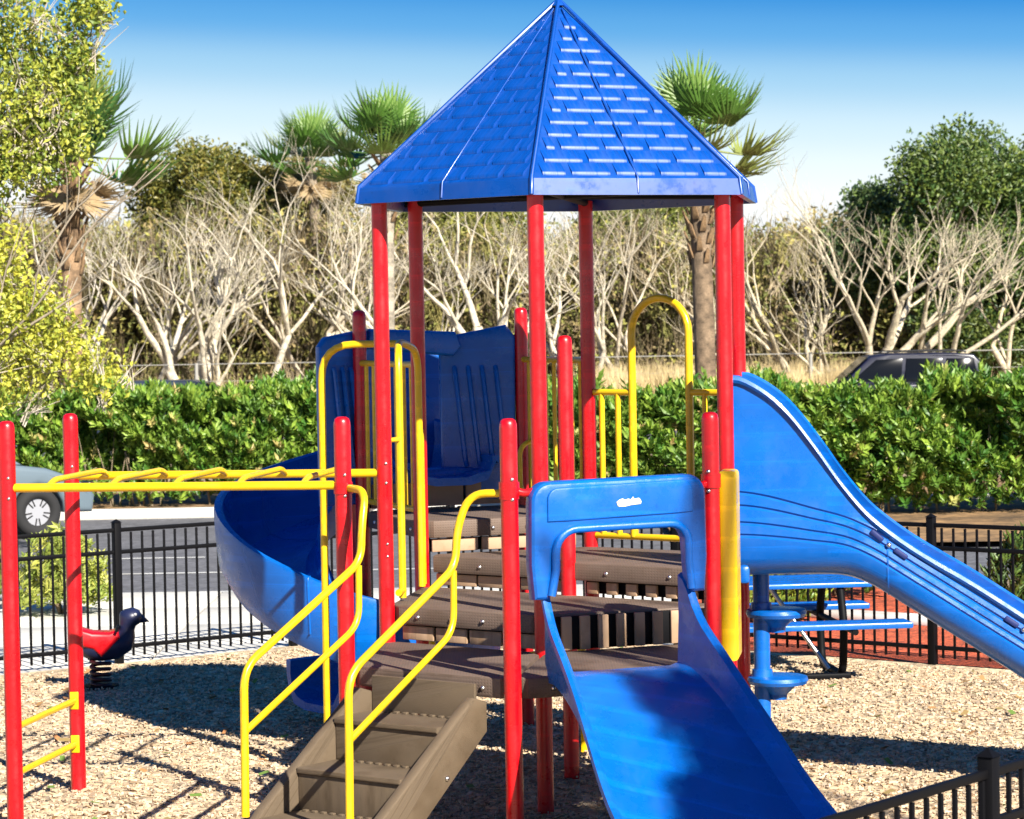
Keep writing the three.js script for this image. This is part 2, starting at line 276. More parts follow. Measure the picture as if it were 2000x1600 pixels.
// roof
{
  const roof = part('roof', play), Re = 1.25, Rt = 1.232, yT = 3.425, yA = 4.49;
  const cv = (k, r, y) => V(r * Math.sin(TH + k * Math.PI / 3), y, r * Math.cos(TH + k * Math.PI / 3)), apex = V(0, yA, 0);
  const shG = (() => { const s = [[0, 0], [0, .003], [.0015, .0045], [.018, .0133], [.021, .0138], [.1, .004], [.104, 0]]; const g = extrude(s, 1, 0); g.translate(0, 0, -.5); return g; })();   // x up the slope, y out, z along the eave
  for (let k = 0; k < 6; k++) {
    const a = cv(k, Rt, yT), b = cv(k + 1, Rt, yT), a2 = cv(k, Re, EAVE), b2 = cv(k + 1, Re, EAVE), ai = cv(k, Re - .04, EAVE), bi = cv(k + 1, Re - .04, EAVE), aj = cv(k, Rt - .05, yT - .02), bj = cv(k + 1, Rt - .05, yT - .02), api = V(0, yA - .045, 0);
    const pos = [], tri = (...v) => v.forEach((p) => pos.push(p.x, p.y, p.z)), quad = (p, q, r, s) => { tri(p, q, r); tri(p, r, s); };
    tri(a, b, apex); quad(a2, b2, b, a); quad(b2, a2, ai, bi); quad(ai, aj, bj, bi); tri(aj, api, bj);
    const g = new THREE.BufferGeometry(); g.setAttribute('position', new THREE.Float32BufferAttribute(pos, 3)); g.computeVertexNormals();
    mk('roof_panel', fin(g, 0), M.roof, roof);
    const u = b.clone().sub(a).normalize(), mid = a.clone().add(b).multiplyScalar(.5), up = apex.clone().sub(mid), Ls = up.length(); up.normalize(); const nn = u.clone().cross(up).normalize(); if (nn.y < 0) nn.negate();
    const rows = 14, rh = (Ls - .05) / rows, side = a.distanceTo(b);
    for (let r = 0; r < rows; r++) {
      const s0 = .02 + r * rh, wHere = side * (1 - (s0 + rh * .9) / Ls) - .05; if (wHere < .03) continue;
      const pitch = .262, gap = .04; let x = -wHere / 2; const cuts = [x]; let c = (r % 2 ? 0 : pitch / 2) - 6 * pitch; while (c < wHere / 2) { if (c > -wHere / 2 + .02 && c < wHere / 2 - .02) cuts.push(c); c += pitch; } cuts.push(wHere / 2);
      for (let i = 0; i < cuts.length - 1; i++) {
        const x0 = cuts[i] + (i ? gap / 2 : 0), x1 = cuts[i + 1] - (i < cuts.length - 2 ? gap / 2 : 0); if (x1 - x0 < .02) continue;
        const sh = mk('shingle', shG, M.roof, roof); const o = mid.clone().addScaledVector(up, s0).addScaledVector(u, (x0 + x1) / 2).addScaledVector(nn, -.002);
        sh.matrixAutoUpdate = false; sh.matrix.copy(basis(up, nn, u.clone().negate(), o)).scale(V(rh / .104 * 1.0, 1, x1 - x0)); sh.matrix.decompose(sh.position, sh.quaternion, sh.scale); sh.matrixAutoUpdate = true;
      }
    }
    const sm = [0, .25, .5, .75, 1].map((t) => mid.clone().addScaledVector(up, t * (Ls - .06)).addScaledVector(nn, .009)); mk('seam', sweep([mid.clone().setY(EAVE + .01).addScaledVector(V(mid.x, 0, mid.z).normalize(), .016), ...sm], .006, 6), M.roof, roof);
    mk('hip', sweep([cv(k, Re - .004, EAVE + .004), cv(k, Rt, yT + .004), apex.clone().add(V(0, .004, 0)).addScaledVector(cv(k, 1, 0), .02)], .012, 8), M.roof, roof);
  }
  const cap = new THREE.ConeGeometry(.05, .06, 12); cap.translate(0, yA + .012, 0); mk('roof_cap', fin(cap, .8), M.roof, roof);
  for (let k = 0; k < 3; k++) { const a = cv(k, 1.19, EAVE + .05), b = cv(k + 3, 1.19, EAVE + .05); mk('rafter', sweep([a, b], .025, 8), M.black, roof); }
}

// front double slide with its hood
{
  const o = part('front_slide', play), M0 = F1.clone().add(F2).multiplyScalar(.5), u = F2.clone().sub(F1).normalize(), n = V(-u.z, 0, u.x); if (n.z < 0) n.negate(); const up = V(0, 1, 0);
  const bed = curve([[0, .885], [.12, .875], [.4, .765], [.73, .56], [1.15, .27], [1.5, .12], [1.8, .09]]), hgt = curve([[-.02, .47], [.04, .44], [.12, .33], [.22, .26], [.47, .2], [.87, .16], [1.3, .14], [1.8, .1]]), hw = curve([[0, .36], [.5, .395], [1.2, .47], [1.8, .48]]);
  const secs = [];
  for (let i = 0; i <= 40; i++) {
    const v = -.02 + 1.84 * i / 40, b = bed(v), h = hgt(v), w = hw(v), fl = .022 + .02 * v, q = [];
    const pts = [[-w - fl - .035, h - .03], [-w - fl - .03, h], [-w - fl - .008, h + .006], [-w - fl + .012, h - .008], [-w - .012, .05], [-w, .014], [-w + .04, 0]];
    const inn = [...pts, ...pts.slice().reverse().map((p) => [-p[0], p[1]])];
    const out = [[w + fl - .004, h - .045], [w, -.045], [-w, -.045], [-w - fl + .004, h - .045]];
    for (const p of [...inn, ...out]) q.push(M0.clone().addScaledVector(u, p[0]).addScaledVector(n, v).setY(b + p[1]));
    secs.push(q);
  }
  mk('slide_chute', loft(secs, .55), M.blue, o);
  const arc = (cx, cy, r, a0, a1, k = 6) => Array.from({ length: k + 1 }, (_, i) => { const a = lerp(a0, a1, i / k); return [cx + Math.cos(a) * r, cy + Math.sin(a) * r]; });
  const hp = Math.PI / 2;
  const outer = [[-.47, 1.27], [-.485, 1.45], ...arc(-.38, 1.76, .1, Math.PI, hp), ...arc(.38, 1.77, .1, hp, 0), [.485, 1.45], [.47, 1.27], [.395, 1.27], [.375, 1.36], ...arc(.27, 1.52, .095, 0, hp), ...arc(-.24, 1.49, .12, hp, Math.PI), [-.375, 1.36], [-.395, 1.27]];
  const hood = extrude(outer, .11, .03, [], 3), m = basis(u, up, n, M0.clone().addScaledVector(n, .0));
  mk('slide_hood', fin(xf(hood, m), .5), M.blue, o);
  const face = extrude([...arc(-.34, 1.77, .06, Math.PI, hp), ...arc(.34, 1.785, .06, hp, 0), [.4, 1.68], [.3, 1.675], [-.3, 1.66], [-.4, 1.66]], .022, .01, [], 3);
  mk('hood_face', fin(xf(face, basis(u, up, n, M0.clone().addScaledVector(n, .1))), .5), M.blue, o);
  mk('hood_lip', sweep([[-.385, 1.29], [-.36, 1.42], ...arc(-.24, 1.5, .12, Math.PI, hp), ...arc(.27, 1.525, .1, hp, 0), [.37, 1.42], [.385, 1.29]].map((p) => V(0, 0, 0).copy(M0).addScaledVector(u, p[0]).addScaledVector(n, .115).setY(p[1])), .022, 8), M.blue, o);
  const lb = [[-.062, -.012], [-.068, .006], [-.05, .018], [-.035, .022], [-.022, .015], [-.005, .02], [.012, .016], [.022, .03], [.03, .018], [.052, .022], [.058, .02], [.068, .004], [.064, -.008], [.01, -.012], [-.02, -.018], [-.055, -.018]];
  mk('label_plate', fin(xf(extrude(lb, .003, 0), basis(u, up, n, M0.clone().addScaledVector(u, .04).addScaledVector(n, .123).setY(1.74))), .5), M.label, o);
  for (const [p, s] of [[F1, 1], [F2, -1]]) {
    const a = p.clone().setY(1.83), b = M0.clone().addScaledVector(u, -s * .43).addScaledVector(n, .05).setY(1.815);
    mk('clamp_arm', pipe([a, a.clone().lerp(b, .5).setY(1.8), b], .02, .1), M.red, o);
    const col = new THREE.CylinderGeometry(.052, .052, .07, 20); col.translate(p.x, 1.825, p.z); mk('clamp', fin(col, .5), M.red, o);
    for (const dy of [-.05, .05]) bolt(o, p.clone().setY(1.825 + dy).addScaledVector(V(s * .35, 0, 1).normalize(), .045), V(s * .35, 0, 1), .8);
  }
}
// big side slide
{
  const o = part('side_slide', play), M0 = P[1].clone().add(P[2]).multiplyScalar(.5), u = P[2].clone().sub(P[1]).normalize(), n = V(-u.z, 0, u.x); if (n.x < 0) n.negate();
  const bot = curve([[0, 1.205], [.45, 1.21], [.65, 1.2], [.8, 1.14], [1.0, 1.015], [1.57, .65], [2.05, .34], [2.35, .22], [2.75, .18]]);
  const rim = curve([[0, 2.335], [.06, 2.335], [.14, 2.30], [.256, 2.22], [.37, 2.10], [.51, 1.91], [.62, 1.75], [.76, 1.58], [.9, 1.46], [1.065, 1.345], [1.34, 1.18], [1.6, 1.01], [2.1, .68], [2.4, .5], [2.75, .4]]);
  const gr = [[.48, .33], [.405, .28], [.31, .225], [.24, .18]];
  const secs = [];
  for (let i = 0; i <= 70; i++) {
    const v = .03 + 2.7 * i / 70, b = bot(v), H = rim(v) - b, t = clamp(v / .76, 0, 1), ts = t * t * (3 - 2 * t), side = [];
    const wl = .468, base = [[.27, 0], [.36, .018], [.42, .055], [.457, .112]];
    const gs = gr.map((g) => lerp(g[0], g[1], ts)).reverse(), wAt = (y) => lerp(wl, .437, clamp((y - .12) / Math.max(.2, H - .12), 0, 1)) - .018 * Math.sin(clamp((y - .5) / Math.max(.05, H - .5), 0, 1) * Math.PI) * clamp((H - .6) * 2, 0, 1);
    for (const y of gs) for (const [d, dx] of [[-.012, 0], [-.004, -.011], [.004, -.011], [.012, 0]]) base.push([wAt(y) + dx, y + d]);
    const g0 = gs[3] + .012; for (let k = 1; k <= 6; k++) { const y = lerp(g0, H - .03, k / 6); base.push([wAt(y), y]); }
    const lip = [[.452, H - .04], [.462, H - .022], [.455, H], [.41, H + .004], [.395, H - .012]];
    side.push(...base, ...lip);
    const inner = []; for (let k = 6; k >= 0; k--) { const y = lerp(.13, H - .05, k / 6); inner.push([wAt(y) - .035, y]); } inner.push([.34, .075], [.25, .06]);
    const half = [...side, ...inner], all = [...half.slice().reverse().slice(0).map((p) => p), ].reverse();
    const q = [...all.map((p) => [-p[0], p[1]]), ...all.slice().reverse()];
    secs.push(q.map((p) => M0.clone().addScaledVector(u, p[0]).addScaledVector(n, v).setY(b + p[1])));
  }
  mk('slide_chute', loft(secs, .6), M.blue, o);
  // entry blades
  for (const s of [1]) { const g = extrude([[-.12, 1.27], [-.03, 1.27], [-.03, 2.38], [-.05, 2.48], [-.08, 2.52], [-.12, 2.48]], .05, .02); mk('entry_blade', fin(xf(g, basis(n, V(0, 1, 0), u, M0.clone().addScaledVector(u, s * .44 - .025))), .5), M.blue, o); }
  mk('mounting_foot', rbox(.06, .1, .1, P[1].x + .09, 1.235, P[1].z - .02, .02), M.blue, o);
  const sl = (v, dy) => { const a = M0.clone().addScaledVector(u, -.437).addScaledVector(n, v).setY(rim(v) + dy); return a; };
  for (const v of [.82, .95, 1.55, 1.68]) { const p = sl(v, -.085), ang = Math.atan2(rim(v + .02) - rim(v - .02), .04); const g = rbox(.085, .03, .05, 0, 0, 0, .008); g.rotateZ(ang); mk('clip_slot', fin(xf(g, basis(n, V(0, 1, 0), u, p)), .5), M.navy, o); }
  for (const v of [.885, 1.615]) bolt(o, sl(v, -.085).addScaledVector(u, -.02), u.clone().negate(), 1.1);
  const sm = secs[22]; mk('joint_band', sweep(sm.slice(0, 22).map((p) => p.clone().addScaledVector(u, -.001)), .005, 5), M.blue, o);
  for (const s of [-1]) mk('support_leg', sweep([M0.clone().addScaledVector(n, 2.2).setY(-.2), M0.clone().addScaledVector(n, 2.2).setY(.3)], .04, 12), M.red, o);
}
// pod climber under the side slide
{
  const o = part('pod_climber', play), c = V(1.1, 0, .18);
  const pole = new THREE.CylinderGeometry(.047, .047, 1.5, 20); pole.translate(c.x, .46, c.z); mk('pole', fin(pole, .6), M.blue, o);
  for (const [y, a] of [[.98, .25], [.595, .1]]) {
    const pr = [[0, -.13], [.05, -.13], [.055, -.1], [.1, -.055], [.165, -.04], [.175, -.02], [.17, 0], [.15, .006], [0, .006]].map((p) => new THREE.Vector2(p[0], p[1])), g = new THREE.LatheGeometry(pr, 24);
    g.translate(.09, 0, 0); g.rotateY(a); g.translate(c.x, y, c.z); mk('step_pod', fin(g, .6), M.blue, o);
    const sl = new THREE.CylinderGeometry(.058, .062, .05, 18); sl.translate(c.x, y + .02, c.z); mk('collar', fin(sl, .5), M.blue, o);
  }
}
// stair with side boards and double handrails
{
  const o = part('stair', play), A = F0, B = F1, e = B.clone().sub(A).normalize(), n = V(-e.z, 0, e.x); if (n.z < 0) n.negate(); const Mid = A.clone().add(B).multiplyScalar(.5), up = V(0, 1, 0);
  const run = .285, rise = .217, W = .345;
  const treadG = (k) => { const v0 = .03 + k * run, y = H1 - (k + 1) * rise; return { v0, y }; };
  for (let k = 0; k < 3; k++) {
    const { v0, y } = treadG(k);
    const g = extrude([[-W, y - .03], [W, y - .03], [W, y], [-W, y]], run + .03, .008); mk('tread', fin(xf(g, basis(e, up, n, Mid.clone().addScaledVector(n, v0))), .5), M.tan, o);
    const t = part('tread_grip', o); for (let i = 0; i < 11; i++) { const c = Mid.clone().addScaledVector(e, -W + .06 + i * .06).addScaledVector(n, v0 + .03).setY(y + .004); mk('grip_stud', rbox(.03, .014, .024, c.x, c.y, c.z, .004, Math.atan2(-e.z, e.x)), M.tan, t); }
    const rz = extrude([[-W, y + .002], [W, y + .002], [W, y + rise - .032], [-W, y + rise - .032]], .02, .004); mk('stair_riser', fin(xf(rz, basis(e, up, n, Mid.clone().addScaledVector(n, v0 - .004))), .5), M.tan, o);
  }
  const r4 = extrude([[-W, -.02], [W, -.02], [W, H1 - 3 * rise - .032], [-W, H1 - 3 * rise - .032]], .02, .004); mk('stair_riser', fin(xf(r4, basis(e, up, n, Mid.clone().addScaledVector(n, .03 + 3 * run))), .5), M.tan, o);
  for (const s of [-1, 1]) {
    const prof = [[.02, H1 - .12], [.12, H1 - .09], [.17, H1 - .115], [.03 + 3 * run - .02, H1 - 3 * rise + .04], [.03 + 3 * run + .06, H1 - 3 * rise - .03], [.03 + 3 * run + .06, -.03], [.03 + 3 * run - .05, -.03], [.02, H1 - .27]];
    const g = extrude(prof, .06, .012); mk('side_board', fin(xf(g, basis(n, up, n.clone().cross(up), Mid.clone().addScaledVector(e, s * (W + .033) + .03).addScaledVector(n, 0))), .5), M.tan, o);
    for (const v of [.35, .7]) bolt(o, Mid.clone().addScaledVector(e, s * (W + .064)).addScaledVector(n, v).setY(H1 - .2 - v * .75), e.clone().multiplyScalar(s), 1);
  }
  for (const [p, s, far] of [[A, 1, 1.02], [B, -1, .96]]) {
    const rail = part('handrail', o), off = .24, at = (w, v, y) => p.clone().addScaledVector(e, s * w).addScaledVector(n, v).setY(y), r = .0205;
    mk('top_rail', pipe([at(.04, .0, 1.805), at(off - .03, .06, 1.8), at(off, .13, 1.62), at(off, .14, 1.44), at(off, far, .985), at(off, far + .01, .25)], r, .11, 14), M.yellow, rail);
    mk('lower_rail', pipe([at(off, .16, 1.42), at(off, .165, 1.115), at(off, far - .0, .67)], r * .85, .1, 12), M.yellow, rail);
    const col = new THREE.CylinderGeometry(.05, .05, .06, 20); col.translate(p.x, 1.805, p.z); mk('collar', fin(col, .5), M.red, rail);
  }
}
// overhead ladder with its end ladder
{
  const o = part('overhead_ladder', play), y = 1.82, r = .024;
  const off = .0; const a0 = L0.clone().setY(y).addScaledVector(nLadder, -off), a1 = F0.clone().setY(y), b0 = L1.clone().setY(y), b1 = P[5].clone().setY(y);
  mk('rail', sweep([a0.clone().addScaledVector(ladDir, -.03), a1.clone().addScaledVector(ladDir, .03)], r, 14), M.yellow, o); mk('rail', sweep([b0.clone().addScaledVector(ladDir, -.03), b1.clone().addScaledVector(ladDir, .03)], r, 14), M.yellow, o);
  for (let i = 0; i < 5; i++) { const t = .12 + i * .19, p = a0.clone().lerp(a1, t), q = b0.clone().lerp(b1, t), d = q.clone().sub(p).normalize(); mk('rung', pipe([p.clone().addScaledVector(d, .0), p.clone().addScaledVector(d, .12).add(V(0, .035, 0)), q.clone().addScaledVector(d, -.12).add(V(0, .035, 0)), q], .017, .1), M.yellow, o); }
  for (const h of [.28, .53]) { mk('step_rung', sweep([L0.clone().setY(h).addScaledVector(nLadder, -.03), L1.clone().setY(h).addScaledVector(nLadder, .03)], .018, 12), M.yellow, o);
    for (const p of [L0, L1]) { const c = p.clone().addScaledVector(nLadder, p === L0 ? -.045 : .045).setY(h); mk('rung_plate', rbox(.05, .1, .012, c.x, c.y, c.z, .003, Math.atan2(nLadder.x, nLadder.z)), M.yellow, o); } }
  for (const p of [L0, L1, F0, P[5]]) for (const dy of [-.055, .055]) bolt(o, p.clone().setY(y + dy).add(V(.012, 0, .044)), V(.25, 0, 1), .7);
  for (const [x, yy] of [[.012, 1.62], [.012, 1.55]]) bolt(o, P[5].clone().setY(yy - .2).add(V(x, 0, .044)), V(.25, 0, 1), .6);
}
// bent pole climber on the edge between the two left roof posts
{
  const o = part('pole_climber', play), e = P[4].clone().sub(P[5]).normalize(), n = V(-e.z, 0, e.x); if (n.x > 0) n.negate();
  const at = (t, w, y) => P[5].clone().addScaledVector(e, t * R).addScaledVector(n, w).setY(y);
  mk('pole', pipe([at(.45, .47, -.2), at(.45, .46, 2.545), at(.45, -.02, 2.545)], .022, .2, 14), M.yellow, o);
  mk('grab_bar', pipe([at(.2, -.05, H2 + .02), at(.2, -.05, 2.5), at(.45, 0, 2.56), at(.8, -.04, 2.5), at(.8, -.04, H2 + .02)], .022, .15, 14), M.yellow, o);
  mk('foot_bar', sweep([at(.09, -.05, H2 + .06), at(.22, -.05, H2 + .06)], .02, 10), M.yellow, o);
  mk('upright', sweep([at(.93, -.02, H2 + .02), at(.93, -.02, 2.02)], .022, 12), M.yellow, o);
  for (const t of [.2, .8]) mk('cross_tie', sweep([at(t, -.05, 2.0), at(t < .5 ? .06 : .95, -.02, 2.0)], .014, 8), M.yellow, o);
}
// barriers
function barrier(a, b, y0, y1, n) {
  const o = part('barrier', play), at = (t, y) => a.clone().lerp(b, t).setY(y);
  mk('top_rail', sweep([at(.04, y1), at(.96, y1)], .02, 10), M.yellow, o); mk('bottom_rail', sweep([at(.04, y0 + .07), at(.96, y0 + .07)], .02, 10), M.yellow, o);
  for (let i = 0; i < n; i++) { const t = (i + .9) / (n + .8); mk('bar', sweep([at(t, y0 + .07), at(t, y1)], .014, 8), M.yellow, o); }
}
barrier(B0, P[4], H4, 2.41, 7); barrier(P[3], B1, H4, 2.41, 7);
{
  const o = part('hoop_barrier', play), a = P[3], b = P[2], at = (t, y) => a.clone().lerp(b, t).setY(y), w = .19, c = .49, pts = [at(c - w, H3 + .07)];
  for (let i = 0; i <= 14; i++) { const g = Math.PI * (1 - i / 14); pts.push(at(c + w * Math.cos(g), 2.575 + w * R * Math.sin(g))); } pts.push(at(c + w, H3 + .07));
  mk('hoop', sweep(pts, .024, 14), M.yellow, o);
  mk('top_rail', sweep([at(.04, 2.215), at(c - w, 2.215)], .02, 10), M.yellow, o); mk('top_rail', sweep([at(c + w, 2.215), at(.96, 2.215)], .02, 10), M.yellow, o); mk('bottom_rail', sweep([at(.04, H3 + .07), at(.96, H3 + .07)], .02, 10), M.yellow, o);
  for (const t of [.09, .2, .78, .89]) mk('bar', sweep([at(t, H3 + .07), at(t, 2.215)], t > .7 ? .016 : .018, 10), M.yellow, o);
}
{ // thick moulded yellow panel beside the front slide
  const e = P[1].clone().sub(F2).normalize(), n = V(e.z, 0, -e.x); if (n.x < 0) n.negate();
  const prof = [[.03, H1 + .02], [.3, H1 + .02], [.3, 1.84], [.27, 1.87], [.07, 1.87], [.03, 1.84]], g = extrude(prof, .095, .022, [], 3);
  mk('side_panel', fin(xf(g, basis(e, V(0, 1, 0), e.clone().cross(V(0, 1, 0)), F2.clone().addScaledVector(n, e.clone().cross(V(0, 1, 0)).dot(n) > 0 ? .032 : .127))), .5), M.yellow, play);
}
{ // grab handle on the upper deck and low yellow ladder under the decks
  const d = B1.clone().sub(P[3]).normalize(), h = V(-d.z, 0, d.x), p = P[3].clone().addScaledVector(d, .92);
  mk('grab_handle', pipe([p.clone().addScaledVector(h, .02).setY(1.47), p.clone().addScaledVector(h, -.1).setY(1.55), p.clone().addScaledVector(h, -.1).setY(1.85), p.clone().addScaledVector(h, .02).setY(1.9)], .016, .07), M.yellow, play);
  const o = part('low_ladder', play), a = P[4].clone().lerp(P[3], .07).addScaledVector(P[0], .1), b = P[4].clone().lerp(P[3], .95).addScaledVector(P[0], .1);
  for (const y of [.62, .79]) mk('rail', rbox(a.distanceTo(b), .045, .03, (a.x + b.x) / 2, y, (a.z + b.z) / 2, .01, Math.atan2(-(b.z - a.z), b.x - a.x)), M.yellow, o);
  for (const q of [a, b]) mk('upright', rbox(.04, 1.1, .04, q.x, .4, q.z, .01), M.yellow, o);
}
// spiral slide with its entrance hood
{
  const o = part('spiral_slide', play), E = B0.clone().add(B1).multiplyScalar(.5), n = nBack.clone().normalize(), lf = V(n.z, 0, -n.x); if (lf.x > 0) lf.negate();
  const up = V(0, 1, 0), rc = .56, ax = E.clone().addScaledVector(n, .12).addScaledVector(lf, rc), r0 = lf.clone().negate();       // from the axis to the start of the turn
  const sec = [[-.30, .2], [-.305, .225], [-.29, .235], [-.27, .22], [-.255, .1], [-.2, .02], [-.1, 0], [.1, 0], [.2, .03], [.255, .13], [.275, .3], [.27, .44], [.285, .455], [.315, .45], [.32, .42], [.315, .28], [.3, .1], [.24, -.02], [.12, -.05], [-.12, -.05], [-.24, -.02], [-.29, .08]];
  const secs = [], N = 110, tot = Math.PI * 2.58, drop = curve([[0, 1.66], [.045, 1.64], [.165, 1.4], [.36, 1.05], [.46, .77], [.55, .53], [.64, .4], [.735, .31], [.92, .17], [1, .14]]);
  for (let k = 0; k < 3; k++) { const back = .3 - k * .1; secs.push(sec.map((p) => ax.clone().addScaledVector(r0, rc + p[0]).addScaledVector(n, -back).setY(1.66 + p[1] * (p[1] > .1 ? .3 : 1)))); }
  for (let i = 0; i <= N; i++) {
    const t = i / N, a = t * tot, d = r0.clone().multiplyScalar(Math.cos(a)).addScaledVector(n, Math.sin(a)), y = drop(t);
    secs.push(sec.map((p) => ax.clone().addScaledVector(d, rc + p[0] * (1 + .12 * Math.min(1, t * 6))).setY(y + p[1] * (p[1] > .1 ? clamp(.3 + t * 9, .3, 1) * (t > .6 ? lerp(1, .6, clamp((t - .6) * 5, 0, 1)) : 1) : 1))));
  }
  mk('spiral_chute', loft(secs, .6), M.blue, o);
  for (let k = 1; k < 4; k++) { const s = secs[Math.round(N * k / 4) + 3]; mk('joint_band', sweep(s.slice(0, 17), .007, 5), M.blue, o); }
  mk('centre_pole', sweep([ax.clone().setY(-.2), ax.clone().setY(1.9)], .05, 14), M.red, o);
  // hood: two ribbed blades and a header across the entrance
  const bl = (x0, x1, yT0, yT1, z, turn, ribs, s) => {
    const b = part('hood_blade', o), c = E.clone().addScaledVector(lf, -(x0 + x1) / 2).addScaledVector(n, z), w = x1 - x0, ex = lf.clone().negate().applyAxisAngle(up, turn), ez = ex.clone().cross(up), m = basis(ex, up, ez, c), h = w / 2;
    const g = extrude([[-h, 1.5], [h, 1.5], [h + .01, yT1 - .08], [h - .05, yT1], [-h + .05, yT0], [-h, yT0 - .06]], .07, .025, [], 3); mk('blade', fin(xf(g, m), .5), M.blue, b);
    for (let i = 0; i < ribs; i++) { const x = lerp(-h + .12, h - .1, i / (ribs - 1)), q = sweep([V(x + .05, 1.72, .072), V(x + .04, 1.76, .085), V(x - .02, yT0 - .22, .085), V(x - .022, yT0 - .2, .07)], .016, 6); mk('rib', fin(xf(q, m), .6), M.blue, b); }
  };
  bl(-.86, -.45, 2.58, 2.63, .08, .25, 4, -1); bl(.04, .53, 2.57, 2.64, .12, -.32, 4, 1);
  const hd = extrude([[-.5, 2.5], [.1, 2.44], [.16, 2.5], [.12, 2.6], [-.48, 2.63]], .09, .03, [], 3); mk('hood_header', fin(xf(hd, basis(lf.clone().negate(), up, lf.clone().negate().cross(up), E.clone().addScaledVector(n, .12))), .5), M.blue, o);
  const bk = extrude([[-.55, 1.55], [.2, 1.55], [.2, 2.5], [-.55, 2.55]], .04, .012); mk('hood_back', fin(xf(bk, basis(lf.clone().negate(), up, lf.clone().negate().cross(up), E.clone().addScaledVector(n, .62))), .5), M.blue, o);
  const sill = rbox(1.02, .1, .1, 0, 0, 0, .03); sill.applyMatrix4(basis(lf.clone().negate(), up, lf.clone().negate().cross(up), E.clone().addScaledVector(n, .1).setY(1.665))); mk('entry_sill', fin(sill, .5), M.blue, o);
  for (const [q, s] of [[B0, -1], [B1, 1]]) { const g = sweep([q.clone().setY(2.56), E.clone().addScaledVector(lf, -s * .47).addScaledVector(n, .14).setY(2.56)], .015, 8); mk('hood_bracket', g, M.black, o); }
}

// ---------------------------------------------------------------- fences
function fence(a, b, posts, label, cat = 'fence') {
  const f = thing('metal_fence', label, cat), d = b.clone().sub(a), L = d.length(), u = d.clone().normalize(), ry = Math.atan2(-u.z, u.x), at = (s) => a.clone().addScaledVector(u, s);
  for (const s of posts) { const p = at(s); const po = mk('fence_post', rbox(.06, 1.2, .06, p.x, .52, p.z, .006, ry), M.black, f); const cg = new THREE.ConeGeometry(.05, .03, 4); cg.rotateY(Math.PI / 4 + ry); cg.translate(p.x, 1.135, p.z); mk('post_cap', fin(cg, .3), M.black, po); }
  for (const y of [1.06, .885, .13]) { const c = at(L / 2); mk('rail', rbox(L, .032, .028, c.x, y, c.z, .004, ry), M.black, f); }
  const n = Math.floor(L / .1), pg = rbox(.017, .99, .017, 0, .545, 0, .003);
  for (let i = 0; i <= n; i++) { const s = (i + .5) * .1; if (posts.some((q) => Math.abs(q - s) < .04) || s > L) continue; const p = at(s), m = mk('picket', pg, M.black, f); m.position.set(p.x, 0, p.z); m.rotation.y = ry; }
  return f;
}
const fl0 = V(-5.4, 0, -5.5 + .75 * 1.42), cor = V(CORNER[0], 0, CORNER[1]);
{ const s = Math.hypot(1.9, 1.45), L = fl0.distanceTo(cor); fence(fl0, cor, [s - 1.85 > 0 ? .02 : .02, 2.42, 4.05, L - .02], 'black metal picket fence along the pavement and parking lot'); }
{ const b = V(4.3, 0, -4.95 + .8 * 1.5), L = cor.distanceTo(b); fence(V(CORNER[0] + .05, 0, CORNER[1] + .04), b, [2.3, 4.66, L - .1], 'black metal picket fence in front of the orange mulch bed'); }
{ const u = V(.604, 0, -.797), p = V(1.33, 0, 6.4); fence(p.clone().addScaledVector(u, -3.6), p.clone().addScaledVector(u, 1.5), [1.75, 3.6, 5.08], 'black metal picket fence running past the foot of the open front slide'); }

// ---------------------------------------------------------------- spring rider, picnic table
{
  const o = thing('spring_rider', 'small dark bird spring rider with red saddle, beside the fence', 'spring rider', [-3.36, 0, -4.4], .12);
  const body = sweep([V(-.24, .33, 0), V(-.2, .335, 0), V(-.12, .32, 0), V(-.02, .305, 0), V(.08, .315, 0), V(.14, .345, 0), V(.165, .39, 0), V(.17, .43, 0), V(.175, .47, 0), V(.19, .505, 0), V(.205, .54, 0), V(.21, .575, 0), V(.21, .592, 0)], (t, i) => [.012, .05, .095, .105, .105, .09, .068, .056, .062, .082, .084, .055, .01][i], 18);
  mk('bird_body', body, std([.012, .016, .05], { roughness: .4 }), o);
  const bk = new THREE.ConeGeometry(.05, .1, 14); bk.rotateZ(-Math.PI / 2 - .35); bk.scale(1, 1, .8); bk.translate(.29, .5, 0); mk('beak', fin(bk, .6), std([.02, .02, .05], { roughness: .4 }), o);
  for (const s of [-1, 1]) { const e = new THREE.SphereGeometry(.012, 8, 6); e.translate(.235, .545, s * .07); mk('eye', fin(e, .8), M.white, o); }
  const sd = extrude([[-.24, .4], [-.16, .45], [-.08, .425], [.04, .42], [.1, .44], [.12, .38], [.05, .3], [-.02, .24], [-.08, .3], [-.2, .33]], .23, .03, [], 3); sd.translate(0, 0, -.115); mk('saddle', fin(sd, .6), M.red, o);
  mk('handle_bar', sweep([V(.1, .44, -.16), V(.1, .45, 0), V(.1, .44, .16)], .012, 8), M.black, o);
  const sp = []; for (let i = 0; i <= 90; i++) { const t = i / 90; sp.push(V(-.03 + .07 * Math.cos(t * 31), .02 + t * .2, .07 * Math.sin(t * 31))); } mk('spring', sweep(sp, .014, 7), std([.05, .006, .006], { roughness: .5 }), o);
  const pl = new THREE.CylinderGeometry(.13, .14, .03, 18); pl.translate(-.03, .01, 0); mk('base_plate', fin(pl, .5), M.black, o);
}
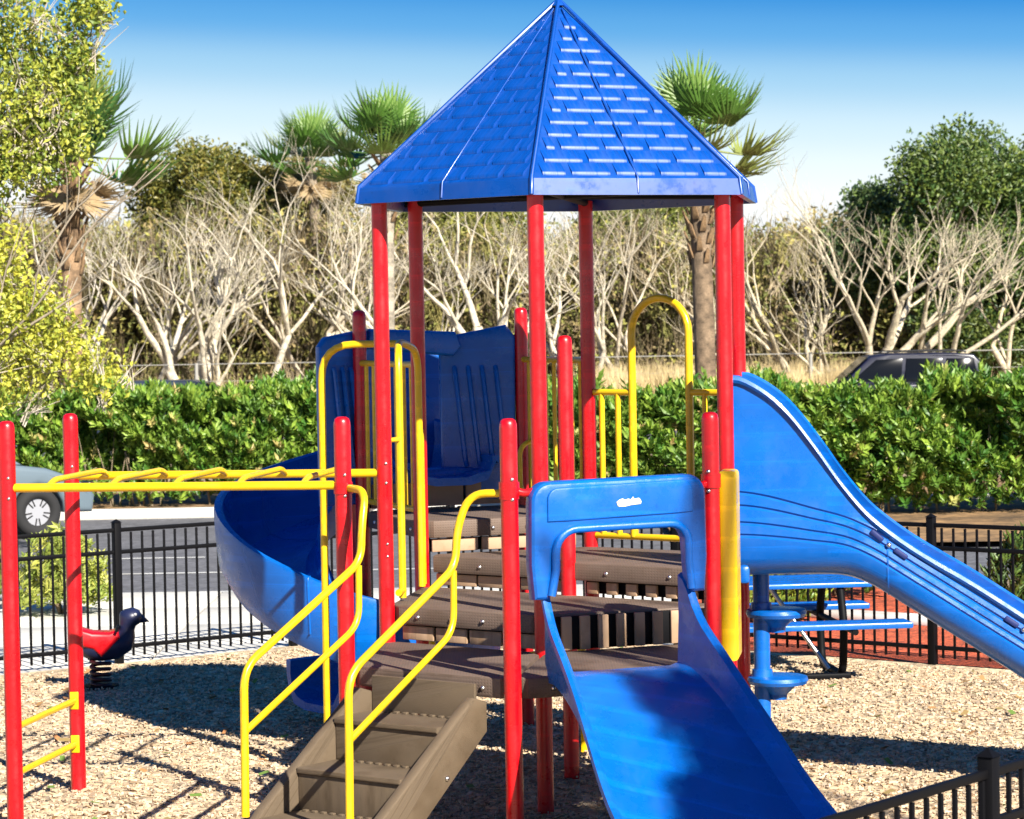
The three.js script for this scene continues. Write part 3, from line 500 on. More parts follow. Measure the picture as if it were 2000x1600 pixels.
{
  const o = thing('picnic_table', 'blue picnic table on a black bent tube frame, by the fence', 'picnic table', [1.62, 0, -4.45], .1), tb = M.blue;
  for (let i = 0; i < 4; i++) mk('top_plank', rbox(1.3, .04, .17, 0, .69, -.27 + i * .18, .012), tb, o);
  for (const s of [-1, 1]) { for (let i = 0; i < 2; i++) mk('seat_plank', rbox(1.6, .045, .13, .04, .435, s * .68 + (i - .5) * .135, .012), tb, o); }
  for (const x of [-.38, .42]) { mk('leg_frame', pipe([V(x, .66, -.3), V(x, .42, -.42), V(x, .03, -.36), V(x, .03, .36), V(x, .42, .42), V(x, .66, .3)], .03, .12), M.black, o); mk('seat_bar', sweep([V(x, .395, -.8), V(x, .395, .8)], .024, 8), M.black, o); }
  mk('brace', sweep([V(.35, .06, .2), V(-.05, .66, 0)], .018, 8), M.steel, o); mk('runner', rbox(.95, .04, .06, 0, .03, .37, .01), M.black, o);
}
// ---------------------------------------------------------------- vegetation builders
function leafG(l, w, fold = .25, droop = .15) {   // two-facet folded leaf, along +y
  const p = [0, 0, 0, -w / 2, l * .45, -fold * w, 0, l * .5, 0, w / 2, l * .45, -fold * w, 0, l, -droop * l], idx = [0, 2, 1, 0, 3, 2, 1, 2, 4, 2, 3, 4];
  const g = new THREE.BufferGeometry(); g.setAttribute('position', new THREE.Float32BufferAttribute(p, 3)); g.setIndex(idx); return fin(g, .01);
}
const rot = (g, x, y, z) => g.clone().applyMatrix4(new THREE.Matrix4().makeRotationFromEuler(new THREE.Euler(x, y, z, 'YXZ')));
function sprig(seed, n, l, w, spread, stem) {
  const r = rng(seed), out = []; for (let i = 0; i < n; i++) { const g = rot(leafG(l * lerp(.7, 1.15, r()), w * lerp(.8, 1.1, r())), lerp(.3, 1.15, r()) * spread, i * 2.4 + r(), 0); g.translate(0, stem * i / n, 0); out.push(g); } return mergeGeometries(out);
}
function clump(seed, n, l, w, rad) {   // leaves spread through a small ball
  const r = rng(seed), out = []; for (let i = 0; i < n; i++) { const g = rot(leafG(l * lerp(.7, 1.2, r()), w), r() * 6.3, r() * 6.3, r() * 6.3), a = r() * 6.3, b = Math.acos(2 * r() - 1), q = rad * Math.cbrt(r()); g.translate(q * Math.sin(b) * Math.cos(a), q * Math.cos(b), q * Math.sin(b) * Math.sin(a)); out.push(g); } return mergeGeometries(out);
}
function twigs(seed, n, h, rad) { const r = rng(seed), out = []; for (let i = 0; i < n; i++) { const a = r() * 6.3, s = lerp(.1, .75, r()), H = h * lerp(.5, 1, r()), b = (r() - .5) * .5; out.push(sweep([V((r() - .5) * .3, 0, (r() - .5) * .3), V(Math.cos(a) * s * H * .35, H * .45, Math.sin(a) * s * H * .35), V(Math.cos(a + b) * s * H, H, Math.sin(a + b) * s * H)], (t) => rad * (1.1 - t * .8), 3, false)); } return mergeGeometries(out); }
const leafMat = (o = {}) => new THREE.MeshPhysicalMaterial({ color: lin(1, 1, 1), roughness: .5, transmission: .28, thickness: 0, side: THREE.DoubleSide, ...o });
const barkMap = tex(256, (i, x, y) => { const a = .8 + .5 * (nB[(y * 512 / 256 | 0) * 512 + (x * 2 | 0)] - .5) + .35 * (nD[i] - .5); return [a, a * .98, a * .94]; }, true, 1.5);
const wood = (c) => std(c, { map: barkMap, roughness: .9, bumpMap: bumpFine, bumpScale: .004 });
const ML = leafMat(), MLdry = leafMat({ roughness: .8, transmission: .2 }), MTwig = std([1, 1, 1], { roughness: .95 });
const _e = new THREE.Euler(), _q = new THREE.Quaternion(), _m = new THREE.Matrix4();
function inst(name, g, mat, list, parent) {   // list: [pos, euler xyz, scale, color]
  const m = new THREE.InstancedMesh(g, mat, list.length);
  list.forEach(([p, e, s, c], i) => { _e.set(e[0], e[1], e[2], 'YXZ'); _q.setFromEuler(_e); _m.compose(p, _q, typeof s === 'number' ? V(s, s, s) : s); m.setMatrixAt(i, _m); m.setColorAt(i, c); });
  m.name = name; m.userData.kind = 'stuff'; m.castShadow = m.receiveShadow = true; parent.add(m); return m;
}
const mixc = (a, b, t, v = 1) => lin((a[0] + (b[0] - a[0]) * t) * v, (a[1] + (b[1] - a[1]) * t) * v, (a[2] + (b[2] - a[2]) * t) * v);
const split = (list, k) => Array.from({ length: k }, (_, j) => list.filter((_, i) => i % k === j));

// clipped hedges
function hedge(label, x0, x1, z, h, depth, seed, dens = 1) {
  const o = thing('hedge', label, 'hedge'), r = rng(seed), L = x1 - x0, list = [], A = [.05, .16, .012], B = [.32, .45, .055];
  const bump = (x, k) => .09 * Math.sin(x * 2.1 + k) + .06 * Math.sin(x * 5.3 + 2 * k) + .05 * Math.sin(x * 11 + 3 * k);
  const hole = (x, y) => Math.sin(x * 1.7 + seed) * Math.sin(y * 3.1 + x * .6 + seed * 2) + .5 * Math.sin(x * 4.1 + y * 2.3);
  const N = Math.round(L * 820 * dens);
  for (let i = 0; i < N; i++) {
    const x = lerp(x0, x1, r()), k = r(); let p, e;
    if (k < .62) { const y = .12 + (h - .1) * Math.pow(r(), .8), hl = hole(x, y) > .55 ? .5 : 0; if (y < .4 && r() < .45) continue; p = V(x, y, z + depth / 2 + bump(x + y * 2, 1) - hl - r() * .25 - Math.max(0, y - h + .35) * .5); e = [lerp(.35, 1.25, r()), (r() - .5) * 2.2, (r() - .5) * .6]; }
    else if (k < .84) { p = V(x, h + bump(x, 2) * .9 - r() * .12 + (r() < .1 ? .2 * r() : 0), z + lerp(-.5, .45, r()) * depth); e = [(r() - .3) * .8, r() * 6.3, 0]; }
    else { p = V(x, .15 + r() * (h - .25), z + lerp(-.3, .25, r()) * depth); e = [lerp(-1, 1.2, r()), r() * 6.3, 0]; }
    const b = r(), c = b > .965 ? mixc([.5, .36, .14], [.5, .52, .16], r()) : mixc(A, B, Math.pow(b, 1.2), lerp(.75, 1.2, r())); list.push([p, e, lerp(.55, 1.3, r()), c]);
  }
  split(list, 2).forEach((l, j) => inst('foliage', sprig(seed + j * 9, 8, j ? .16 : .125, j ? .06 : .05, 1, .13), ML, l, o));
  const st = []; for (let i = 0; i < L * 5; i++) { const x = lerp(x0, x1, r()), a = (r() - .5) * .7; st.push(sweep([V(x, -.02, z + depth * .25), V(x + a * .3, .5, z + depth * .32 + .1 * r()), V(x + a, h * .75, z + depth * .3)], (t) => .018 * (1.1 - t), 5, false)); } mk('stem', st, wood([.42, .34, .24]), o);
  return o;
}
hedge('long clipped green hedge behind the parking lot kerb', -10.2, .7, -24.6, 1.6, 1.5, 3, 1.35);
hedge('taller large-leaved green hedge behind the mulch bed, beside the road', .2, 9.2, -20.6, 1.58, 1.6, 8, 1.5);

// low shrubs
function shrub(x, z, rx, h, label, ca, cb, seed, y0 = 0) {
  const o = thing('shrub', label, 'shrub', [x, y0, z], 0), r = rng(seed), list = [];
  for (let i = 0; i < 420; i++) { const a = r() * 6.3, b = Math.acos(r()), q = Math.pow(r(), .33); list.push([V(rx * q * Math.sin(b) * Math.cos(a), .06 + h * .9 * q * Math.cos(b), rx * q * Math.sin(b) * Math.sin(a)), [r() * 1.2, a, 0], lerp(.6, 1.1, r()), mixc(ca, cb, r())]); }
  inst('foliage', sprig(seed, 8, .1, .04, 1, .09), ML, list, o);
  const st = []; for (let i = 0; i < 6; i++) { const a = i * 1.05; st.push(sweep([V(0, -.05, 0), V(Math.cos(a) * rx * .5, h * .6, Math.sin(a) * rx * .5)], (t) => .014 * (1.1 - t * .6), 5, false)); } mk('stem', st, wood([.3, .22, .15]), o); return o;
}
shrub(-4.55, -9.8, .48, .78, 'yellow-green shrub on the pavement edge behind the black fence', [.2, .28, .04], [.5, .5, .1], 61);
shrub(1.95, -8.2, .5, .62, 'bright green low shrub in the mulch bed behind the picnic table', [.1, .2, .02], [.4, .45, .06], 62);
shrub(2.75, -10.2, .6, .7, 'dark green shrub at the back of the mulch bed', [.04, .1, .015], [.18, .28, .04], 63);
shrub(4.15, -7.4, .5, .85, 'dark leafy shrub in the mulch bed beside the white edging', [.03, .08, .015], [.12, .2, .03], 64);
shrub(5.0, -9.3, .6, .9, 'round dark green shrub by the far end of the mulch bed', [.04, .1, .02], [.2, .3, .05], 65);
shrub(-5.6, -11, .5, .6, 'small olive shrub next to the white pole', [.15, .2, .03], [.35, .35, .08], 66);

// palms
function fan(seed, n, len, pet, droop) {
  const r = rng(seed), out = [sweep([V(0, 0, 0), V(0, pet * .5, .02), V(0, pet, .0)], (t) => .022 - .01 * t, 5, false)];
  for (let i = 0; i < n; i++) {
    const a = lerp(-1.9, 1.9, i / (n - 1)) + (r() - .5) * .05, L = len * (1 - .22 * Math.abs(a) / 1.9) * lerp(.85, 1.08, r()), w = len * .045, d = V(Math.sin(a), Math.cos(a), 0), s = V(Math.cos(a), -Math.sin(a), 0), P3 = [];
    for (const [t, k] of [[0, .35], [.35, 1], [.65, .55], [1, .03]]) { const c = d.clone().multiplyScalar(L * t).add(V(0, pet, -droop * L * t * t * (.6 + .5 * r()) - .05 * Math.cos(a) * t)); P3.push(c.clone().addScaledVector(s, w * k), c.clone().add(V(0, 0, .018 * k)), c.clone().addScaledVector(s, -w * k)); }
    const pos = []; P3.forEach((p) => pos.push(p.x, p.y, p.z)); const idx = []; for (let q = 0; q < 3; q++) for (const o of [0, 1]) { const A = q * 3 + o, B = A + 1, C = A + 3, D = A + 4; idx.push(A, C, B, B, C, D); }
    const g = new THREE.BufferGeometry(); g.setAttribute('position', new THREE.Float32BufferAttribute(pos, 3)); g.setIndex(idx); out.push(fin(g, .05));
  }
  return mergeGeometries(out);
}
const palmMats = [[.10, .22, .03], [.16, .27, .045], [.26, .3, .07], [.06, .15, .03]].map((c) => leafMat({ color: lin(...c) })), deadMat = leafMat({ color: lin(.4, .29, .15), roughness: .9 });
function palm(x, z, h, size, label, seed, lean, nF, bark, boots) {
  const o = thing('palm_tree', label, 'palm tree', [x, 0, z]), r = rng(seed), top = V(lean, h, 0);
  mk('trunk', sweep([V(0, -.1, 0), V(lean * .15, h * .35, 0), V(lean * .55, h * .75, 0), top], (t) => lerp(.17, .14, t), 12), wood(bark), o);
  const fans = [0, 1, 2].map((k) => fan(seed + k, 30, size * .66, size * lerp(.36, .62, k / 2), [.16, .42, .75][k]));
  const crown = part('crown', o); crown.position.copy(top);
  for (let i = 0; i < nF; i++) { const t = i / nF, el = lerp(.2, 2.1, Math.pow(t, .9)) + (r() - .5) * .35, k = el > 1.45 ? 2 : el > .8 ? 1 : 0, m = mk('frond', fans[k], palmMats[(r() * 4) | 0], crown); m.rotation.order = 'YXZ'; m.rotation.set(el, i * 2.4 + r() * .5, (r() - .5) * .5); m.position.y = -t * .25; }
  for (let i = 0; i < 7; i++) { const m = mk('dead_frond', fans[2], deadMat, crown); m.rotation.order = 'YXZ'; m.rotation.set(lerp(2.3, 2.9, r()), i * .95, 0); m.position.y = -.3; m.scale.setScalar(.6); }
  const bg = extrude([[-.05, 0], [.05, 0], [.03, .22], [0, .26], [-.03, .22]], .03, .006), bm = wood([.34, .22, .12]);
  for (let i = 0; i < boots; i++) { const t = i / boots, y = h - .3 - t * 1.75, a = i * 2.4, m = mk('leaf_base', bg, bm, o), q = clamp(y / h, 0, 1); m.position.set(lean * (q * q * .7 + q * .3) + Math.cos(a) * .15, y, Math.sin(a) * .15); m.rotation.order = 'YXZ'; m.rotation.set(lerp(.75, .25, t), Math.PI / 2 - a, 0); m.scale.setScalar(lerp(1.35, .85, t)); }
  return o;
}
palm(2.62, -25.5, 5.42, 1.22, 'fan palm with brown fringed trunk standing behind the roofed deck and hedge', 201, -.1, 15, [.3, .22, .15], 48);
palm(-2.75, -38, 6.1, 1.3, 'fan palm with pale grey trunk rising from the scrub', 211, .1, 17, [.55, .5, .42], 24);
palm(-5.55, -61, 7.3, 1.6, 'small drooping palm half hidden by the scrub treetops', 221, -.25, 14, [.4, .33, .25], 0);
palm(-6.95, -25.8, 5.45, 1.5, 'fan palm with shaggy trunk behind the yellow-green leaning tree', 231, .05, 16, [.42, .28, .17], 44);

// branching trees
function grow(r, out, p, d, len, rad, depth, o) {
  const n = 6, pts = [p.clone()], q = p.clone(), dir = d.clone();
  for (let i = 0; i < n; i++) { dir.add(V((r() - .5) * o.wob * .8, (r() - .5) * o.wob * .5 + o.lift * .7, (r() - .5) * o.wob * .8)).normalize(); q.addScaledVector(dir, len / n); pts.push(q.clone()); }
  const e = rad * o.taper; out[Math.min(depth, 2)].push(sweep(pts, (t) => lerp(rad, e, t), depth > 1 ? (depth > 3 ? 3 : 4) : 7, false)); o.tips && depth >= o.max - 1 && o.tips.push([q.clone(), dir.clone()]);
  if (depth >= o.max) return;
  const k = depth === 0 ? o.kids0 : 2 + (r() < .6 ? 1 : 0);
  for (let i = 0; i < k; i++) { const a = r() * 6.3, s = lerp(o.sp0, o.sp1, r()), nd = dir.clone().add(V(Math.cos(a) * s, (r() - .35) * s * .6, Math.sin(a) * s)).normalize(), st = i === 0 ? pts[n] : pts[Math.max(1, n - ((r() * 3) | 0))]; grow(r, out, st, nd, len * lerp(.55, .85, r()), e * lerp(.6, .9, r()), depth + 1, o); }
}
function bareTree(x, z, label, seed, stems, col, sc = 1, max = 5) {
  const o = thing('bare_tree', label, 'tree', [x, 0, z], 0, undefined), r = rng(seed), out = [[], [], []];
  for (const [dx, dy, len, rad] of stems) grow(r, out, V(dx * .12, -.1, (r() - .5) * .2), V(dx, dy, (r() - .5) * .4).normalize(), len * sc * .9, rad * 1.35 * sc, 0, { wob: .3, lift: .03, taper: .66, kids0: 3, sp0: .3, sp1: .85, max: 5 });
  const m = wood(col); out[0].forEach((g) => mk('trunk', g, m, o)); out[1].forEach((g) => mk('branch', g, m, o)); mk('twigs', out[2], m, o).userData.kind = 'stuff'; return o;
}
const pale = [.92, .86, .72], pale2 = [.8, .72, .58];
bareTree(-8.3, -54, 'pale multi-stemmed bare tree behind the clipped hedge', 301, [[-.5, 1, 2.2, .13], [.02, 1, 2.3, .13], [.35, 1, 2.3, .14], [.5, 1, 1.7, .07]], pale, 1);
bareTree(-6.7, -54.6, 'slender pale bare tree leaning beside the wire fence', 302, [[.25, 1, 2.9, .09]], pale, 1);
bareTree(-11.0, -55, 'thin whitish bare tree near the shaggy palm', 303, [[.05, 1, 2.6, .09], [-.3, 1, 2.2, .06]], [.85, .8, .7], 1);
bareTree(-9.9, -57, 'faint twiggy bare tree beneath the orange treetops', 314, [[.1, 1, 2.6, .08], [.4, 1, 2.2, .06]], [.6, .56, .48], 1);
bareTree(-1.15, -53, 'pale bare tree with wide crossing limbs seen beneath the roof', 304, [[.0, 1, 2.9, .15], [-.9, 1, 2.8, .1], [.5, 1, 2.4, .09]], pale, 1, 6);
bareTree(-2.7, -55, 'crooked bare tree above the spiral slide hood', 305, [[-.3, 1, 2.3, .11], [.6, 1, 2.2, .07]], pale, 1, 6);
bareTree(1.6, -54, 'pale bare tree with forked limbs beside the tall centre posts', 306, [[-.35, 1, 2.5, .09], [.3, 1, 2.3, .07]], pale, 1, 6);
bareTree(3.2, -56, 'grey bare tree arching over the yellow hoop', 307, [[-.6, 1, 2.6, .08], [-.2, 1, 2.6, .07]], pale2, 1, 6);
bareTree(8.65, -52.5, 'large spreading bare white tree beside the dark car', 308, [[.25, 1, 2.1, .16], [.75, 1, 2.5, .14], [1.1, 1, 2.6, .11], [-.15, 1, 2.3, .1], [-.9, 1, 1.9, .1]], [.9, .82, .64], 1.02, 5);
bareTree(7.4, -53, 'bare white tree with arching limbs over the golden grass', 309, [[-.7, 1, 2.3, .11], [-1.4, 1, 2.3, .09], [-.2, 1, 2.2, .08]], [.88, .79, .6], 1, 5);
bareTree(12.7, -52, 'tall forked bare tree under the green treetop', 310, [[-.1, 1, 2.7, .12], [-.7, 1, 2.4, .09], [.4, 1, 2.3, .09]], [.82, .72, .54], 1, 5);
bareTree(-5.2, -57, 'dense twiggy bare tree below the small palm', 311, [[.1, 1, 2.8, .1], [-.4, 1, 2.4, .08], [.5, 1, 2.4, .08]], pale2, 1, 6);

function leafyTree(x, z, h, crown, label, seed, ca, cb, N, clumpG, trunkCol, rad = .16, dens = 1, name = 'leafy_tree') {
  const o = thing(name, label, 'tree', [x, 0, z]), r = rng(seed), out = [[], [], []], tips = [];
  grow(r, out, V(0, -.1, 0), V(.05, 1, 0), h * .4, rad, 0, { wob: .22, lift: .03, taper: .7, kids0: 4, sp0: .4, sp1: 1.0, max: 2, tips });
  const m = wood(trunkCol); mk('trunk', out[0], m, o); out[1].forEach((g) => mk('branch', g, m, o)); mk('twigs', out[2], m, o).userData.kind = 'stuff';
  const list = []; const lobes = []; for (let i = 0; i < 16; i++) { const a = r() * 6.3, b = Math.acos(2 * r() - 1), q = .75; lobes.push(V(crown[0] + crown[3] * q * Math.sin(b) * Math.cos(a), crown[1] + crown[4] * q * Math.cos(b), crown[2] + crown[3] * .8 * q * Math.sin(b) * Math.sin(a))); }
  for (let i = 0; i < N; i++) { const c = lobes[(r() * 16) | 0], s = crown[3] * .42, a = r() * 6.3, b = Math.acos(2 * r() - 1), q = Math.pow(r(), .4) * s; list.push([c.clone().add(V(q * Math.sin(b) * Math.cos(a), q * .8 * Math.cos(b), q * Math.sin(b) * Math.sin(a))), [r() * 6.3, r() * 6.3, r() * 6.3], lerp(.7, 1.3, r()), mixc(ca, cb, Math.pow(r(), 1.3), lerp(.8, 1.15, r()))]); }
  inst('crown', clumpG, ML, list, o); return o;
}
const clA = clump(71, 14, .16, .07, .32), clB = clump(72, 10, .11, .05, .2), clC = clump(73, 9, .075, .045, .16);
leafyTree(11.6, -58.5, 8, [0, 5.35, 0, 2.6, 2.2], 'big dark green tree rising behind the bare white trees', 401, [.03, .085, .012], [.19, .25, .035], 3400, clA, [.3, .24, .17], .22);
leafyTree(9.9, -59.5, 6.5, [0, 4.55, 0, 1.6, 1.5], 'leafy blue-green tree at the near shoulder of the big dark green tree', 409, [.03, .085, .02], [.18, .25, .06], 1500, clA, [.3, .24, .17], .14);
leafyTree(15.2, -60, 8, [0, 5.3, 0, 2.4, 2.5], 'olive green tree at the end of the wood above the road', 402, [.045, .1, .018], [.24, .27, .05], 2400, clA, [.3, .24, .17], .2);
leafyTree(12.6, -57.5, 5, [0, 2.9, 0, 2.2, 1.6], 'bushy green tree beneath the big dark green tree', 408, [.03, .08, .012], [.2, .24, .04], 1500, clA, [.3, .24, .17], .12);
leafyTree(-9.2, -62, 8, [.1, 6.35, 0, 1.7, 1.25], 'olive treetop with orange tinge above the pale multi-stemmed tree', 403, [.09, .12, .015], [.3, .25, .04], 1700, clA, [.4, .33, .22], .14);
leafyTree(-6.5, -64, 8, [0, 6.1, 0, 1.7, 1.1], 'brownish olive tree below the small drooping palm', 404, [.13, .13, .025], [.33, .26, .07], 1700, clA, [.4, .33, .22], .14);
leafyTree(-1.8, -64, 7, [0, 5.6, 0, 2.0, .9], 'yellow-green treetop glimpsed under the roof edge', 405, [.14, .18, .02], [.4, .38, .07], 1700, clA, [.4, .33, .22], .14);
leafyTree(3.6, -64, 7, [0, 5.4, 0, 1.9, 1.0], 'mossy green treetop behind the palm trunk', 406, [.1, .14, .02], [.3, .3, .06], 1700, clA, [.4, .33, .22], .14);
leafyTree(9.0, -64, 7, [0, 4.6, 0, 1.7, 1.2], 'straw-coloured tree behind the large bare white tree', 407, [.2, .17, .05], [.42, .34, .13], 800, clA, [.4, .33, .22], .12);

// scrub filling the wood
{
  const o = thing('scrub_wood', 'tangled brown and olive scrub filling the wood behind the hedge', 'undergrowth'); o.userData.kind = 'stuff'; const r = rng(77), tw = [], lf = [];
  const sky = curve([[-22, 6.6], [-13, 6.2], [-11, 6.0], [-9, 6.4], [-7, 6.3], [-4, 6.0], [-1, 5.7], [3, 5.6], [6, 5.5], [8.5, 5.3], [10, 5.0], [12, 6.2], [16, 6.6], [24, 6.4]]);
  for (let i = 0; i < 6200; i++) { const x = lerp(-20, 22, r()), z = lerp(-74, -59, r()), H = (sky(x * 60 / (16 - z) * 1.25) - 1.0) * (x > 9 ? .6 : .92), y = Math.pow(r(), 1.1) * H, t = r(); tw.push([V(x, y, z), [(r() - .5) * .9, r() * 6.3, (r() - .5) * .9], lerp(.8, 1.5, r()), t < .2 ? mixc([.42, .34, .22], [.3, .23, .14], r()) : t < .75 ? mixc([.2, .15, .08], [.1, .085, .04], r()) : mixc([.14, .14, .035], [.28, .24, .08], r())]); }
  for (let i = 0; i < 15000; i++) { const x = lerp(-20, 22, r()), z = lerp(-76, -58.5, r()), H = sky(x * 60 / (16 - z) * 1.25) - .5, y = Math.pow(r(), .8) * H, t = r(); lf.push([V(x, y, z), [r() * 6.3, r() * 6.3, r() * 6.3], lerp(.7, 1.4, r()), t < .5 ? mixc([.12, .14, .025], [.28, .27, .055], r()) : t < .8 ? mixc([.22, .17, .07], [.38, .29, .12], r()) : mixc([.34, .33, .06], [.5, .43, .12], r())]); }
  inst('twigs', twigs(5, 16, 1.3, .016), MTwig, tw, o); inst('foliage', clA, MLdry, lf, o);
}
// golden grass
{
  const o = thing('tall_grass', 'tall golden dry grass at the edge of the wood', 'grass'); o.userData.kind = 'stuff'; const r = rng(88), out = [], l = [];
  for (let i = 0; i < 18; i++) { const a = r() * 6.3, s = r() * .35; out.push(sweep([V((r() - .5) * .3, 0, (r() - .5) * .3), V(Math.cos(a) * s * .4, .8, Math.sin(a) * s * .4), V(Math.cos(a) * s, 1.5 * lerp(.7, 1, r()), Math.sin(a) * s)], (t) => .02 * (1.05 - t), 3, false)); }
  for (let i = 0; i < 1700; i++) { const x = r() < .88 ? lerp(1.5, 9.5, r()) : lerp(-16, 20, r()); l.push([V(x, -.02, lerp(-56.5, -49.5, r())), [(r() - .5) * .2, r() * 6.3, (r() - .5) * .2], lerp(.6, 1.15, r()), mixc([.55, .42, .2], [.72, .58, .32], r())]); }
  inst('blades', mergeGeometries(out), MTwig, l, o);
}
// leaning yellow-green tree at the side of the pavement
{
  const o = thing('leaning_tree', 'yellow-green small-leaved tree with drooping boughs beside the shaggy palm', 'tree', [-7.6, 0, -15.8]), r = rng(501), out = [[], [], []];
  for (const d of [[.25, 1, 0], [.55, 1, .1], [.1, 1, -.2]]) grow(r, out, V(0, -.1, 0), V(...d).normalize(), 2.3, .08, 0, { wob: .25, lift: .04, taper: .66, kids0: 3, sp0: .3, sp1: .8, max: 3 });
  const m = wood([.6, .52, .42]); out[0].forEach((g) => mk('trunk', g, m, o)); out[1].forEach((g) => mk('branch', g, m, o)); mk('twigs', out[2], m, o).userData.kind = 'stuff'; const l = [];
  const lobes = [[1.5, 6.2, .5], [2.1, 5.9, .55], [2.3, 5.2, .45], [1.6, 5.3, .6], [1.2, 4.7, .6], [2.35, 4.75, .35], [1.9, 4.6, .4], [1.3, 4.1, .35], [1.4, 3.55, .3], [1.25, 3.15, .4], [1.35, 2.75, .45], [1.85, 2.6, .4], [2.2, 2.45, .4], [2.5, 2.2, .3], [1.6, 2.2, .4], [1.3, 2.1, .4], [1.8, 3.0, .3], [2.75, 6.3, .22], [2.65, 5.75, .15], [1.1, 6.8, .5], [.5, 5.6, .7], [.3, 4.0, .7], [.3, 2.8, .6]];
  for (const [x, y, s] of lobes) for (let i = 0; i < (y > 4.3 ? 270 : 150) * s; i++) { const a = r() * 6.3, b = Math.acos(2 * r() - 1), q = s * 1.25 * Math.pow(r(), .5); l.push([V(x - (y > 4 ? .22 : 0) + q * Math.sin(b) * Math.cos(a), y + q * .9 * Math.cos(b), q * 1.3 * Math.sin(b) * Math.sin(a)), [r() * 6.3, r() * 6.3, r() * 6.3], lerp(.7, 1.2, r()), y > 4 ? mixc([.12, .2, .02], [.5, .5, .06], Math.pow(r(), 1.2)) : mixc([.24, .3, .03], [.64, .6, .07], r())]); }
  const la = l.filter((_, i) => i % 2), lb = l.filter((_, i) => !(i % 2)); inst('crown', clump(74, 10, .1, .055, .2), ML, la, o); inst('crown', clump(75, 14, .065, .04, .16), ML, lb, o);
  inst('twigs', twigs(9, 10, .6, .009), MTwig, l.filter((_, i) => i % 16 === 0).map(([p2]) => [p2.clone().add(V(0, -.2, 0)), [(r() - .5) * 2, r() * 6.3, (r() - .5) * 2], lerp(.6, 1.1, r()), lin(.5, .44, .35)]), o);
}
// tree beside the photographer whose leaves shade the front slide
{
  const c = V(.68, .36, 3.12).addScaledVector(SUN, 11.5), o = thing('shade_tree', 'leafy branch of the tree that dapples the open front slide', 'tree', [c.x + 1.6, 0, c.z + .8]), r = rng(601), out = [[], [], []];
  grow(r, out, V(0, -.1, 0), V(-.1, 1, 0).normalize(), 4.6, .14, 0, { wob: .15, lift: .03, taper: .7, kids0: 3, sp0: .3, sp1: .7, max: 2 });
  const m = wood([.3, .24, .18]); mk('trunk', out[0], m, o); out[1].forEach((g) => mk('branch', g, m, o)); mk('twigs', out[2], m, o).userData.kind = 'stuff'; mk('branch', [sweep([V(-.3, 2.8, 0), V(-.8, 4.6, -.4), V(-1.6, c.y, -.8)], (t) => .06 * (1.1 - t), 6)], m, o); const l = [];
  const sl = []; for (let k = 0; k < 26; k++) { const u = lerp(-.55, .55, r()), top = -.3 + .16 * Math.sin(u * 7 + 1) + .1 * Math.sin(u * 17), v = lerp(top + .1, .75, Math.pow(r(), 1.2)); sl.push([.93 * u + .37 * v, -.68 * v, -.37 * u + .93 * v, lerp(.12, .24, r())]); }
  for (const [dx, dy, dz, s] of sl) for (let i = 0; i < 85 * s / .2; i++) { const a = r() * 6.3, b = Math.acos(2 * r() - 1), q = s * Math.cbrt(r()); l.push([V(-1.6 + dx + q * Math.sin(b) * Math.cos(a), c.y + dy + q * Math.cos(b), -.8 + dz + q * Math.sin(b) * Math.sin(a)), [r() * 6.3, r() * 6.3, r() * 6.3], lerp(.8, 1.2, r()), mixc([.05, .12, .02], [.16, .25, .04], r())]); }
  inst('crown', clC, ML, l, o);
}

// ---------------------------------------------------------------- far wire fence, pole, cars
{
  const o = thing('wire_fence', 'low grey wire fence with thin posts in front of the wood', 'fence'), g = std([.3, .29, .26], { roughness: .8 });
  for (let i = 0; i < 9; i++) mk('fence_post', sweep([V(-11 + i * 3, -.1, -51.5), V(-11 + i * 3, 1.75, -51.5)], .045, 8), g, o);
  mk('rail', sweep([V(-12, 1.72, -51.5), V(14, 1.72, -51.5)], .012, 6), g, o); for (const y of [.4, .85, 1.3]) mk('wire', sweep([V(-12, y, -51.5), V(14, y, -51.5)], .006, 4), g, o);
}
{
  const o = thing('sign_pole', 'pale grey pole with short bent top beside the parking lot', 'pole', [-5.85, 0, -10.2]);
  mk('shaft', sweep([V(0, -.1, 0), V(0, 1.95, 0), V(-.03, 2.03, 0), V(-.1, 2.07, 0)], .034, 10), std([.6, .66, .7], { roughness: .4 }), o);
}
const glass = std([.006, .007, .009], { roughness: .12, specularIntensity: .45 }), tyreM = std([.015, .015, .016], { roughness: .85 }), rimM = std([.62, .62, .64], { metalness: .7, roughness: .35 });
